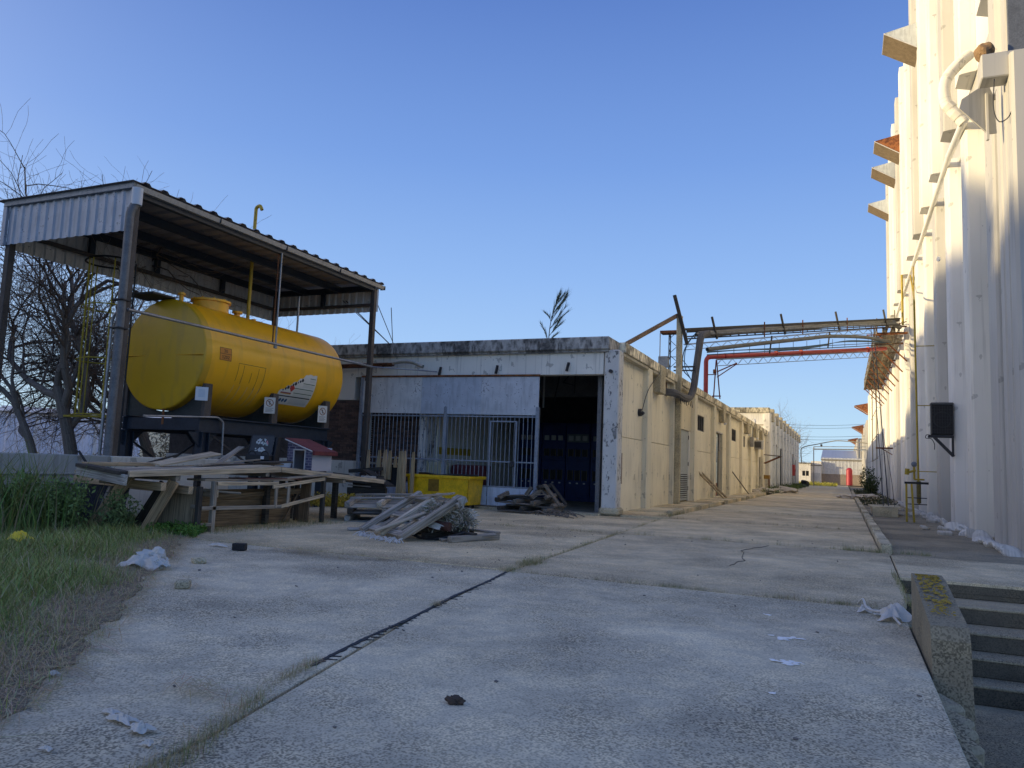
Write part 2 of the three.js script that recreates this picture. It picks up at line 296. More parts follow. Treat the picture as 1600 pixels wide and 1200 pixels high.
// joint between the two lanes of slabs
const J1 = [[-2.0, 3], [-2.47, -2.4], [-2.9, -3.56], [-3.3, -6.1], [-3.66, -8.55], [-4.05, -14.6], [-4.4, -20.6]];
const jx = (z) => { for (let i = 0; i < J1.length - 1; i++) if (z <= J1[i][1] && z >= J1[i + 1][1]) { const t = (J1[i][1] - z) / (J1[i][1] - J1[i + 1][1]); return mix(J1[i][0], J1[i + 1][0], t); } return -4.4; };
{
  const yard = sgroup('yard_paving');
  const slab = (poly, m, y = 0) => part(yard, 'slab', prism(poly, -.13, y, .008), m);
  const jl = (z0, z1, off) => { const o = []; for (let k = 0; k <= 4; k++) { const z = mix(z0, z1, k / 4); o.push([jx(z) + off + Math.sin(z * 5.3) * .006, z]); } return o; };
  slab([...jl(3, -8.50, -.016), [-13, -8.55], [-13, 3]], MT.yard);
  slab([...jl(-8.58, -14.58, -.014), [-12.3, -14.6], [-12.3, -8.62]], MT.yardD, .002);
  slab([...jl(-14.63, -20.0, -.014), [-12.3, -20.0], [-12.3, -14.65]], MT.yardD, -.002);
  slab([[.50, 3], [.51, -8.42], ...jl(-8.465, 3, .016)], MT.yard, .001);
  slab([[.51, -8.505], [.62, -9.6], [.69, -14.83], ...jl(-14.83, -8.545, .016)], MT.yardC, -.002);
  const zs = [-14.9, -20.6, -26.4, -32.3, -38.5, -44.4, -50.6, -58, -66, -75, -85, -97, -112];
  for (let k = 0; k < zs.length - 1; k++) { const a = zs[k], b = zs[k + 1]; slab([[.56, a - .022], [.56, b + .022], [-4.45, b + .022], k ? [-4.45, a - .022] : [jx(-15) + .02, a - .012]], [MT.yardD, MT.yardC, MT.yardB][k % 3], .0015 * ((k % 3) - 1)); }
  slab([[.56, -112.1], [.56, -140], [-6, -140], [-6, -112.1]], MT.yardB);
  slab([[.66, -11.33], [8.5, -11.33], [8.5, -14.5], [.71, -14.5]], MT.yardC, .003);      // landing above the steps
  part(yard, 'joint_fill', [wbox(-13, .5, -.14, -.02, -8.62, -8.42), wbox(-12.3, .6, -.14, -.024, -14.95, -14.5), prism([...jl(3, -14.6, -.05), ...jl(-14.6, 3, .05)], -.14, -.022), wbox(.5, .75, -.14, -.026, -14.6, -11.4), ...zs.slice(1).map((z, i) => wbox(-4.5, .56, -.14, -.021 - .0005 * i, z - .1, z + .1))], tint(MT.grit, .06, .052, .04, { roughness: 1 }));
  // tarred joint, torn along its right edge
  const ribbon = (pts, w, jag, seed) => { const r = rng(seed), L = [], Rr = []; for (const [x, z] of pts) { L.push([x - w * (.3 + r() * .5), z]); Rr.push([x + w * (.4 + r() * jag), z]); } return prism([...L, ...Rr.reverse()], .0, .006); };
  const pts = []; for (let z = -3.9; z > -8.4; z -= .045) pts.push([jx(z) + Math.sin(z * 3.1) * .012, z]);
  part(yard, 'joint_sealant', ribbon(pts, .022, .9, 7), MT.black);
  const st = []; const r5 = rng(77); for (let z = -4.0; z > -8.2; z -= .06 + r5() * .09) { if (r5() < .25) continue; const x = jx(z) + .015, l = .015 + r5() * .055; st.push(prism([[x, z], [x + l, z - .01 - r5() * .03], [x + l, z - .02 - r5() * .03], [x, z - .022]], .001, .005)); }
  part(yard, 'joint_crack', st, MT.black).userData.kind = 'stuff';
  // winding cracks
  const crack = (p, w, seed) => { const r = rng(seed), q = []; for (let i = 0; i < p.length - 1; i++) for (let k = 0; k < 7; k++) { const t = k / 7; q.push([mix(p[i][0], p[i + 1][0], t) + (r() - .5) * .07, mix(p[i][1], p[i + 1][1], t) + (r() - .5) * .07]); } return ribbon(q, w, .5, seed + 1); };
  part(yard, 'crack', [crack([[-1.45, -10.9], [-1.35, -11.8], [-1.55, -13.2], [-1.2, -14.8]], .0045, 3)], tint(MT.grit, .05, .045, .04));
}
// dropped paint on the slabs
{
  const r = rng(90), m = plain(.92, .92, .90, { roughness: .6 });
  const splat = (x, z, s, n, label) => { const gs = []; for (let k = 0; k < n; k++) { const a = r() * 6.28, d = Math.pow(r(), 1.3) * s, q = s * (.16 + .34 * r()) * (1 - d / s * .6), P = []; for (let i = 0; i < 9; i++) { const t = -i / 9 * 6.28, k2 = q * (.55 + r() * .6); P.push([x + Math.cos(a) * d * 1.3 + Math.cos(t) * k2 * 1.4, z + Math.sin(a) * d + Math.sin(t) * k2]); } gs.push(prism(P.reverse(), .004 + k * .00025, .0062 + k * .00025)); } single('paint_spill', label, 'paint spill', gs, m); };
  splat(-.42, -6.45, .10, 13, 'larger white paint splash on the slab, farther of the two big ones'); splat(-.36, -5.62, .085, 18, 'broken white paint splash on the slab, nearer of the two big ones'); splat(-.63, -7.4, .045, 6, 'small white paint drop on the slab, farthest of the paint marks'); splat(-.39, -4.8, .03, 5, 'tiny white paint drop on the slab, nearest of the paint marks');
}
// kerb and low strip along the mill wall
{
  const k = sgroup('right_kerb'); for (let z = -15.2, i = 0; z > -78; z -= 1.53, i++) part(k, 'kerb_stone', wbox(.58 + .006 * (i % 3), .77, -.13, .125 - .012 * ((i * 7) % 3), z - 1.51, z, .02), [MT.rawcon, MT.yardB, MT.rawcon][i % 3]);
  struct('wall_side_strip', prism([[.78, -14.52], [3.6, -14.52], [3.6, -130], [.78, -130]], -.134, -.055, .01), tint(MT.yard, .50, .47, .43));
}
// sidewalk along the low factory
{
  const w = sgroup('sidewalk'); const zs = [-20.75, -22.6, -25.9, -28.8, -31.7, -35, -38.3, -42, -46, -52, -59, -66];
  for (let i = 0; i < zs.length - 1; i++) part(w, 'slab', i ? prism([[-4.72 - (i > 7 ? .3 : 0), zs[i] - .01], [-4.72 - (i > 7 ? .3 : 0), zs[i + 1] + .01], [-6.3, zs[i + 1] + .01], [-6.3, zs[i] - .01]], -.13, .04 + .012 * (i % 3), .01) : prism([[-4.25, -20.4], [-4.72, -22.58], [-6.3, -22.58], [-6.3, -20.6], [-5.5, -20.2]], -.13, .035, .01), [MT.yardD, MT.yardB][i % 2]);
  for (let z = -22.2, i = 0; z > -45; z -= 1.62, i++) { if (i === 6 || i === 11) continue; const g = cbox(.17, .26, 1.58, .02); put(g, -4.6 + .03 * Math.sin(i * 2.1), .0 + .012 * Math.sin(i * 3), z - .8, 0, .012 * Math.sin(i * 5)); part(w, 'kerb_stone', uvBox(g), [MT.rawcon, MT.yardD][i % 2]); }
}
// steps down to the lower landing
{
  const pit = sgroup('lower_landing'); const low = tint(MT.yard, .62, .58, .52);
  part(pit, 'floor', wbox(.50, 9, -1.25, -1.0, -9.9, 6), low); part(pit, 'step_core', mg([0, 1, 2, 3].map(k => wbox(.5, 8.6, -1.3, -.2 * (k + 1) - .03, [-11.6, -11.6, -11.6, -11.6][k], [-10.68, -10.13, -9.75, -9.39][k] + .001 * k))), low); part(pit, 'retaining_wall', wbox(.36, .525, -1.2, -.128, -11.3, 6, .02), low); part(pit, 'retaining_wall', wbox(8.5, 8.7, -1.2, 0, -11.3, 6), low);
  const bk = []; const rb = rng(4); for (let z = -5.6; z < 1; z += .22) { const g = cbox(.08 + rb() * .1, .12 + rb() * .1, .26, .03); put(g, .535 + rb() * .04, -.16 - rb() * .06, z, rb() * .3, rb(), rb() * .3); bk.push(uvBox(g)); } part(pit, 'broken_edge', bk, low);
  const t = thing('concrete_steps', 'dark mossy concrete steps going down beside the yard slab', 'steps', [1, 0, -11.3]); const nz = [-11.32, -10.65, -10.1, -9.72, -9.36];
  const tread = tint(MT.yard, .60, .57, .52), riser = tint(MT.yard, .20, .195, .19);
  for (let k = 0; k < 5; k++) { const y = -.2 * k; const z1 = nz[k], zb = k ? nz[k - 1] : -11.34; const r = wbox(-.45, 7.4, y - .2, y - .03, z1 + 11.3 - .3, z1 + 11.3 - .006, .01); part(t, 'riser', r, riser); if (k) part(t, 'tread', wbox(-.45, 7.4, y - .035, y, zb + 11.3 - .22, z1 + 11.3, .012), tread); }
  const g = sheet([[0, -.9], [0, .46], [.3, .45], [1.55, .29], [1.62, .21], [1.74, -.3], [1.0, -.9]], [], .23); put(g, 0, 0, 0, 0, -PI / 2); // along +z
  g.translate(.525, 0, -7.55); const pos = g.attributes.position; const rn = rng(6); for (let i = 0; i < pos.count; i++) { const y = pos.getY(i); pos.setX(i, pos.getX(i) + (rn() - .5) * 0); }
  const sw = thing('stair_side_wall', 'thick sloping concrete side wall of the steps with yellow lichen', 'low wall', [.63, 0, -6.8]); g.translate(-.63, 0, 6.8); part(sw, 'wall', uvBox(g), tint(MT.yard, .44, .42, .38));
  const lich = []; for (let k = 0; k < 260; k++) { const zz = -7.5 + Math.pow(rn(), 1.3) * 1.3, y = .46 - Math.max(0, (zz + 7.25)) * .1215, q = .004 + rn() * rn() * .024, P = []; for (let i = 0; i < 7; i++) { const a = i / 7 * 6.28, k2 = q * (.6 + rn() * .7); P.push([Math.cos(a) * k2, -Math.sin(a) * k2]); } const b = prism(P, 0, .004); b.rotateX(zz > -7.25 ? .121 : 0); b.translate(.55 + rn() * .16 - .63, y - .001, zz + 6.8); lich.push(b); }
  part(sw, 'lichen', lich, plain(.36, .25, .03, { roughness: 1 }), 'yellow lichen on the top of the wall').userData.kind = 'stuff';
}
// ---------------------------------------------------------------- low factory building on the left
const XL = -5.78, ZF = -20.1;
{
  const b = thing('low_factory', 'long low cream factory building with a doorway, pilasters and mouldy cornice', 'building', [XL, 0, ZF]);
  const W = (name, x0, x1, y0, y1, z0, z1, m, bev) => part(b, name, put(wbox(x0, x1, y0, y1, z0, z1, bev), -XL, 0, -ZF), m);
  // front: header, cornice, corner column
  W('header_beam', -14.2, -6.05, 3.83, 4.46, ZF - .32, ZF, MT.white); W('front_wall', -22, -14.2, 3.1, 4.46, ZF - .3, ZF - .02, MT.white);
  W('front_cornice', -22, -5.86, 4.5, 4.86, ZF - .9, ZF + .16, MT.mould, .03); W('cornice_drip', -22, -5.9, 4.44, 4.52, ZF - .4, ZF + .09, MT.mould, .01);
  W('corner_column', -6.02, -5.60, 0, 4.5, ZF - .45, ZF + .03, MT.peel, .03); W('corner_foot', -6.08, -5.52, 0, .22, ZF - .5, ZF + .08, MT.rawcon, .06);
  W('base_wall', -22, -13.86, 0, 1.19, ZF - .35, ZF + .03, tint(MT.cream, .95, .97, 1), .01);
  // fine brickwork above the base and behind the grille
  const br = [[], [], []], rb = rng(31);
  const brick = (x0, x1, y0, y1, z) => { let row = 0; for (let y = y0; y < y1 - .04; y += .073, row++) for (let x = x0 - (row % 2) * .12; x < x1; x += .243) { const a = Math.max(x0, x), c = Math.min(x1, x + .231); if (c - a < .03) continue; br[Math.floor(rb() * 3)].push(put(cbox(c - a, .062, .1, .004), (a + c) / 2 - XL, y + .031, z - .05 + (rb() - .5) * .008 - ZF, 0, (rb() - .5) * .01)); } };
  brick(-15.6, -13.86, 1.19, 3.1, ZF); brick(-13.86, -11.9, .02, 3.4, ZF - .55);
  [[.17, .115, .095], [.22, .145, .115], [.12, .09, .08]].forEach((c, i) => { part(b, 'brickwork', br[i].map(g => uvBox(g)), tint(MT.grit, ...c)).userData.kind = 'stuff'; });
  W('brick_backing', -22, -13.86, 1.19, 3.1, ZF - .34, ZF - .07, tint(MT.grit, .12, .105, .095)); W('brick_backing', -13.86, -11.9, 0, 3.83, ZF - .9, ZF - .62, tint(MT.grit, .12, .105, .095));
  W('inner_pillar', -11.92, -11.66, 0, 3.83, ZF - .9, ZF - .2, MT.peel, .02);
  // room behind the grille
  W('inner_wall', -11.75, -11.62, 0, 4.4, -28.4, ZF - .9, MT.white); W('wall_stripe', -11.618, -11.61, 1.50, 1.72, -23.4, ZF - .92, plain(.55, .38, .04));
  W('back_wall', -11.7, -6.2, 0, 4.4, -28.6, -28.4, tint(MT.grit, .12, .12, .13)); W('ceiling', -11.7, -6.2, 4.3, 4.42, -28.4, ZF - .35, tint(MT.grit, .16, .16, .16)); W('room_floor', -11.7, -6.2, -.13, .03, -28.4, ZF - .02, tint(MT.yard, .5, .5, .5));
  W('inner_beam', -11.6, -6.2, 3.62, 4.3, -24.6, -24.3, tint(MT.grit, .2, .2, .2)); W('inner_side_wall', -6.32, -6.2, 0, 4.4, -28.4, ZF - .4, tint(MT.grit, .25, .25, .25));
  W('door_sill', -13.9, -6.0, -.1, .05, ZF - .3, ZF + .28, MT.rawcon, .02);
  W('inner_wall', -13.95, -13.86, 0, 4.4, -28.4, ZF - .36, MT.white); W('rear_wall', -22, -6.2, 0, 4.45, -66, -65.8, MT.cream); W('left_wall', -22, -21.8, 0, 4.45, -66, ZF - .3, MT.cream);
  // roof
  W('roof', -22, -6.1, 4.42, 4.72, -66, ZF - .2, tint(MT.mould, .7, .7, .7));
  // brackets left on the header
  { const g = thing('torn_gutter', 'rusty torn gutter length hanging above the grille panels', 'gutter', [-13.4, 4.05, ZF + .28]); part(g, 'gutter', [plank(V(-2.2, .08, 0), V(.75, .12, 0), .11, .16, .3), plank(V(-2.2, .02, .05), V(.4, .06, .05), .03, .2)], tint(MT.rust, .6, .6, .6)); part(g, 'bent_end', tube([V(.6, .14, 0), V(1.1, .2, .02), V(1.5, .16, .05), V(1.85, .02, .08)], .06, 8), tint(MT.sheet, .9, .85, .7)); }
  for (const [x, y] of [[-11.15, 3.95], [-9.28, 3.97], [-7.1, 4.02], [-13.75, 3.8]]) { const g = plank(V(x, y - .1, ZF + .06), V(x + .07, y + .14, ZF + .1), .05, .07); part(b, 'bracket', put(uvBox(g), -XL, 0, -ZF), MT.iron); }
  part(b, 'lamp_socket', put(cyl(V(-5.82, 3.9, ZF + .03), V(-5.82, 3.9, ZF + .12), .05), -XL, 0, -ZF), MT.iron);
  // long side facing the road: local frame of each wall sheet is rotated so that x runs away from the camera
  const side = (name, z0, z1, y0, y1, xf, m, holes = [], t = .22) => { const g = sheet([[0, y0], [z0 - z1, y0], [z0 - z1, y1], [0, y1]], holes, t); put(g, xf, 0, z0, 0, PI / 2); return part(b, name, put(g, -XL, 0, -ZF), m); };
  const pil = [-24.1, -28.25, -32.6, -37.9, -43.2, -48.95, -54.0, -58.6, -62.3]; const pm = [MT.greyPil, tint(MT.cream, .92, .88, .76), tint(MT.cream, 1.04, .98, .83)];
  const xf = -5.92; const edges = [ZF - .45, ...pil, -66];
  for (let i = 0; i < pil.length; i++) W('pilaster', xf - .1, XL + .03, 0, 4.55, pil[i] - (i === 1 ? .7 : .62), pil[i], pm[i % 3], .02);
  const openings = { 3: [[.75, 3.1, 2.75, 3.8]], 4: [], 5: [[1.6, 3.15, 3.6, 3.85]], 6: [[1.5, 3.0, 2.4, 3.7]] };
  for (let i = 0; i < edges.length - 1; i++) {
    const z0 = edges[i] - (i ? .62 : 0), z1 = edges[i + 1]; const m = [MT.warm, tint(MT.cream, 1.08, 1.01, .83), tint(MT.cream, 1.08, 1.02, .86)][i % 3];
    if (i === 2) { side('wall_panel', z0, z1, 2.95, 4.55, xf, tint(MT.cream, .92, .84, .66)); }
    else if (i === 4) { side('wall_panel', z0, z1, 0, 4.55, xf, m, [[.7, .06, 3.3, 3.3]]); }
    else if (i === 8) { side('wall_panel', z0, z1, 2.6, 4.55, xf, m); side('wall_panel', z0, z0 - .5, 0, 2.6, xf, m); }
    else { side('wall_panel', z0, z1, 0, 2.18, xf + .012, m); side('wall_panel', z0, z1, 2.2, 4.55, xf, m, openings[i] ?? []); }
    W('cornice_block', xf - .3, XL + .10 - .02 * (i % 2), 4.56, 4.86, z1 + .02, i ? edges[i] - .02 : ZF - .93, tint(MT.mould, 2.4, 2.2, 1.7), .02);
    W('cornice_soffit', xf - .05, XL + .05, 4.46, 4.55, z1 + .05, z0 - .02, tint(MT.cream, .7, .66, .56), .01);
  }
  // windows with bars
  const window_ = (z0, z1, y0, y1) => { const x = xf - .09; const f = part(b, 'window', put(mg([wbox(x - .03, x, y0, y1, z1, z0)]), -XL, 0, -ZF), plain(.02, .024, .028, { roughness: .15 })); const r = []; const n = 4; for (let k = 0; k <= n; k++) { const z = mix(z0, z1, k / n); r.push(put(wbox(x + .0, x + .05, y0, y1, z - .03, z + .03), -XL, 0, -ZF)); } r.push(put(wbox(x, x + .06, y0, y0 + .05, z1, z0), -XL, 0, -ZF), put(wbox(x, x + .06, y1 - .05, y1, z1, z0), -XL, 0, -ZF)); part(f, 'window_bars', r, tint(MT.grit, .16, .15, .14)); };
  window_(-33.22 - .75, -33.22 - 2.75, 3.1, 3.8); window_(-43.82 - 1.6, -43.82 - 3.6, 3.15, 3.85); window_(-49.57 - 1.5, -49.57 - 2.4, 3.0, 3.7);
  // grey louvred service door in bay 3
  const dz0 = -28.97, dz1 = -32.6; W('door_jamb', xf - .1, xf - .02, 0, 2.95, dz1, dz1 + .25, MT.cream);
  const grey = tint(MT.blueSheet, .72, .78, .76);
  for (const [a, c] of [[dz0 - .02, (dz0 + dz1) / 2 + .14], [(dz0 + dz1) / 2 + .12, dz1 + .26]]) {
    const leaf = W('door_leaf', xf - .12, xf - .06, .1, 2.94, c, a, grey); const lv = []; for (let y = .25; y < 1.15; y += .085) { const g = cbox(.05, .012, Math.abs(a - c) - .16, .002); put(g, xf - .035 - XL, y, (a + c) / 2 - ZF, 0, 0, -.7); lv.push(uvBox(g)); }
    part(leaf, 'louvre', lv, grey); const bk = wbox(xf - .062, xf - .056, .2, 1.16, c + .08, a - .08); part(leaf, 'louvre_gap', put(bk, -XL, 0, -ZF), MT.black); for (const y of [.5, 1.5, 2.6]) part(leaf, 'hinge', put(wbox(xf - .06, xf - .03, y, y + .16, dz1 + .2, dz1 + .26), -XL, 0, -ZF), MT.iron);
  }
  // half-open door, bay 5
  { const z0 = -38.52 - .7, z1 = -38.52 - 3.3; W('door_reveal', xf - .5, xf - .2, .06, 3.3, z1, z0, MT.black); const d = W('door_leaf', xf - .14, xf - .08, .08, 3.25, z1 + 1.2, z0, tint(MT.blueSheet, .9, 1.1, 1.1)); part(d, 'glazing', put(wbox(xf - .078, xf - .07, 1.8, 3.1, z1 + 1.35, z0 - .15), -XL, 0, -ZF), plain(.25, .33, .33, { roughness: .1 })); part(d, 'rust_patch', put(wbox(xf - .079, xf - .071, .1, .75, z1 + 1.3, z0 - .1), -XL, 0, -ZF), MT.rust); W('door_frame', xf - .1, xf + .02, .06, 3.36, z0 - .09, z0 + .03, tint(MT.cream, .7, .7, .7)); W('door_lintel', xf - .1, xf + .02, 3.3, 3.38, z1, z0, tint(MT.cream, .7, .7, .7)); }
  // recess at the far end
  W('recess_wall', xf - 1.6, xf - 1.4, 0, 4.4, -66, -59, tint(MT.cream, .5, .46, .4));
  // rain hoppers on the cornice, each with a flat downspout
  for (const [z, l] of [[-25.5, 1.45], [-40.4, 1.5], [-51.4, 1.6], [-56.3, .6], [-60.6, .8]]) { const h = W('rain_hopper', XL - .22, XL + .12, 3.88, 4.84, z - .8, z, tint(MT.yard, .95, .93, .88), .02); part(h, 'downspout', put(wbox(XL - .24, XL - .16, 3.88 - l, 3.9, z - .7, z - .42), -XL, 0, -ZF), tint(MT.grit, .34, .32, .28)); if (z < -30) part(h, 'floodlight', put(uvBox(put(cbox(.14, .1, .2, .02), XL + .14, 3.8, z - .35, 0, 0, .3)), -XL, 0, -ZF), MT.plastic); }
  // rusty streaked vents under the cornice of bay 2
  for (const z of [-26.9, -27.5]) W('vent', xf - .02, xf + .012, 3.95, 4.5, z - .16, z, tint(MT.rust, .5, .5, .5));
  part(b, 'wall_lamp', put(mg([cyl(V(xf, 3.05, -23.6), V(xf + .1, 3.05, -23.6), .12), cyl(V(xf + .1, 3.05, -23.6), V(xf + .16, 3.0, -23.6), .06)]), -XL, 0, -ZF), MT.iron);
  part(b, 'drain_pipe', put(mg([cyl(V(-5.7, .1, -20.74), V(-5.7, 4.5, -20.74), .035), cyl(V(-5.69, .85, -20.88), V(-5.69, 1.7, -20.88), .02)]), -XL, 0, -ZF), tint(MT.cream, .6, .45, .36));
  part(b, 'hanging_wire', put(tube([V(xf + .08, 3.1, -23.7), V(xf + .2, 3.8, -24.0), V(XL + .1, 4.6, -25.6)], .012, 5), -XL, 0, -ZF), MT.iron);
}
// grille gate across the front opening
{
  const g = thing('grille_gate', 'pale blue steel grille gate with sheet panels across the factory front', 'gate', [-10.9, 0, ZF + .05]);
  const ox = 10.9; const bl = tint(MT.grit, .33, .37, .43, { roughness: .6 });
  const sh = (x0, x1, y0, y1, z, m) => { const p = sheet([[x0 + ox, y0[0]], [x1 + ox, y0[1]], [x1 + ox, y1[1]], [x0 + ox, y1[0]]], [], .02); p.translate(0, 0, z); return part(g, 'sheet_panel', uvBox(p), m); };
  sh(-13.86, -11.72, [2.70, 2.69], [3.80, 3.80], .02, MT.blueSheet); sh(-11.71, -9.72, [2.685, 2.68], [3.79, 3.78], .026, tint(MT.blueSheet, .9, .97, 1.05)); sh(-9.715, -7.9, [2.68, 2.67], [3.78, 3.77], .022, tint(MT.blueSheet, 1.05, 1.08, 1.1));
  part(g, 'top_rail', plank(V(-13.9 + ox, 3.83, .03), V(-7.88 + ox, 3.81, .03), .05, .06), MT.rust);
  for (const [y, z] of [[2.62, .0], [1.33, .0], [.62, .0]]) part(g, 'rail', wbox(-13.84 + ox, -7.95 + ox, y - .02, y + .02, z - .02, z + .02), bl);
  for (let x = -13.75, i = 0; x < -7.98; x += .135, i++) part(g, 'bar', cyl(V(x + ox, .6, .0), V(x + ox, 2.75, .0), .011, .011, 6), bl);
  for (const x of [-13.87, -10.86, -7.92]) part(g, 'post', wbox(x - .05 + ox, x + .05 + ox, 0, x < -13 ? 3.8 : 2.9, -.04, .05), bl);
  // wicket door in the grille
  for (const x of [-9.36, -8.55]) part(g, 'door_stile', wbox(x - .025 + ox, x + .025 + ox, .62, 2.5, .015, .055), bl); part(g, 'door_rail', wbox(-9.38 + ox, -8.53 + ox, 2.46, 2.5, .014, .056), bl); part(g, 'lock', wbox(-8.68 + ox, -8.56 + ox, 1.2, 1.36, .05, .09), MT.iron);
  const kick = (x0, x1) => part(g, 'kick_panel', wbox(x0 + ox, x1 + ox, .08, .6, -.012, .012), tint(MT.blueSheet, 1.1, 1.2, 1.35)); kick(-13.8, -11.8); kick(-11.78, -9.42); kick(-9.4, -7.95);
}
// blue switch cabinets in the dark room
{
  const blue = tint(MT.grit, .012, .035, .17, { roughness: .5 });
  for (let k = 0; k < 5; k++) {
    const x = -10.85 + k * .95; const c = thing('switch_cabinet', ['first blue switch cabinet from the left, mostly behind the grille', 'second blue switch cabinet, left of the doorway edge', 'blue switch cabinet with three meters in one frame', 'blue switch cabinet right of the three meters', 'last blue switch cabinet beside the right door column'][k], 'cabinet', [x, .03, -26.8], 0, 'blue cabinets inside the doorway');
    part(c, 'body', wbox(-.465, .465, 0, 2.85, -.7, 0, .01), blue); for (const [y0, y1] of [[.1, 1.45], [1.49, 2.75]]) part(c, 'door', wbox(-.43, .43, y0, y1, 0, .025, .008), blue);
    for (const dx of [-.27, 0, .27]) { const m = part(c, 'meter', wbox(dx - .09, dx + .09, 2.2, 2.38, .024, .06), plain(.45, .46, .44)); if (k === 2 && dx === 0) part(c, 'meter_frame', wbox(-.42, .42, 2.14, 2.44, .022, .04), plain(.16, .18, .18)); for (const [y, h] of [[1.62, .26], [.75, .36]]) { const s = part(c, 'switch_window', wbox(dx - .08, dx + .08, y, y + h, .024, .034), MT.black); part(s, 'switch_frame', [wbox(dx - .1, dx - .085, y - .02, y + h + .02, .024, .045), wbox(dx + .085, dx + .1, y - .02, y + h + .02, .024, .045)], plain(.2, .17, .08)); } part(c, 'label', wbox(dx - .04, dx + .04, .62, .67, .026, .032), plain(.6, .6, .58)); }
  }
  single('hanging_strip', 'pale strip hanging from the ceiling inside the doorway', 'strip', wbox(-9.0, -8.95, 3.15, 4.3, -23.2, -23.16), plain(.5, .5, .48)); single('bent_lamp_bracket', 'bent dark bracket hanging from the ceiling inside the doorway', 'bracket', [plank(V(-8.35, 4.28, -23), V(-8.55, 3.3, -23), .04, .04), plank(V(-7.95, 4.28, -23), V(-8.25, 3.95, -23), .03, .03), plank(V(-8.25, 3.95, -23), V(-7.85, 3.85, -23), .03, .03), plank(V(-7.85, 3.6, -23), V(-7.85, 4.28, -23), .03, .03)], MT.iron);
}
// ---------------------------------------------------------------- taller pale building beyond
{
  const b = thing('second_factory', 'taller pale grey building beyond the low factory, stepped hoppers along its roof edge', 'building', [-5.62, 0, -66.2]); const ox = 5.62, oz = 66.2;
  const W = (n, x0, x1, y0, y1, z0, z1, m, bev) => part(b, n, put(wbox(x0, x1, y0, y1, z0, z1, bev), ox, 0, oz), m); const sidem = tint(MT.cream, .95, 1.0, 1.08);
  W('front_wall', -20, -5.75, 0, 6.4, -66.6, -66.2, MT.cream); W('front_cornice', -20, -5.6, 6.36, 6.8, -66.7, -66.05, tint(MT.mould, 1.5, 1.4, 1.1), .03); W('string_course', -20, -6.1, 5.32, 5.42, -66.25, -66.15, tint(MT.cream, .6, .55, .45)); W('corner_pilaster', -6.05, -5.58, 0, 6.4, -66.8, -66.12, MT.cream, .02);
  W('side_wall', -6.2, -5.84, 0, 6.5, -111, -66.6, sidem); W('roof', -20, -5.9, 6.45, 6.6, -111, -66.6, MT.mould); W('back_wall', -20, -6.2, 0, 6.45, -111.2, -110.9, sidem);
  for (let k = 0; k < 10; k++) { const z = -67.3 - k * 4.75; W('pilaster', -5.9, -5.6, 0, 6.4, z - .6, z, sidem, .02); const h = W('rain_hopper', -5.86, -5.42, 5.75, 6.82, z - 1.5, z - .55, tint(MT.yard, .8, .8, .8), .02); part(h, 'downspout', put(wbox(-5.84, -5.7, 4.2, 5.77, z - 1.2, z - .85), ox, 0, oz), tint(MT.grit, .45, .45, .45)); if (k % 2) W('slot_window', -5.845, -5.80, 4.6, 5.6, z - 2.9, z - 2.5, MT.black); }
  for (const [z0, z1, h] of [[-72.5, -75.6, 4.1], [-78.2, -84, 3.9], [-97, -101, 3.9], [-102.5, -107.5, 3.3]]) { const d = W('door_leaf', -5.86, -5.78, .05, h, z1, z0, tint(MT.grit, .035, .04, .045)); part(d, 'door_rail', put(wbox(-5.79, -5.74, h - .2, h, z1, z0), ox, 0, oz), MT.iron); }
  const e = single('hose_cabinet', 'small red hose cabinet beside the far dark doors', 'cabinet', [wbox(-5.75, -5.3, 1.3, 2.6, -97.5, -96.2, .03), cyl(V(-5.3, 1.95, -96.8), V(-5.26, 1.95, -96.8), .2)], MT.red);
}
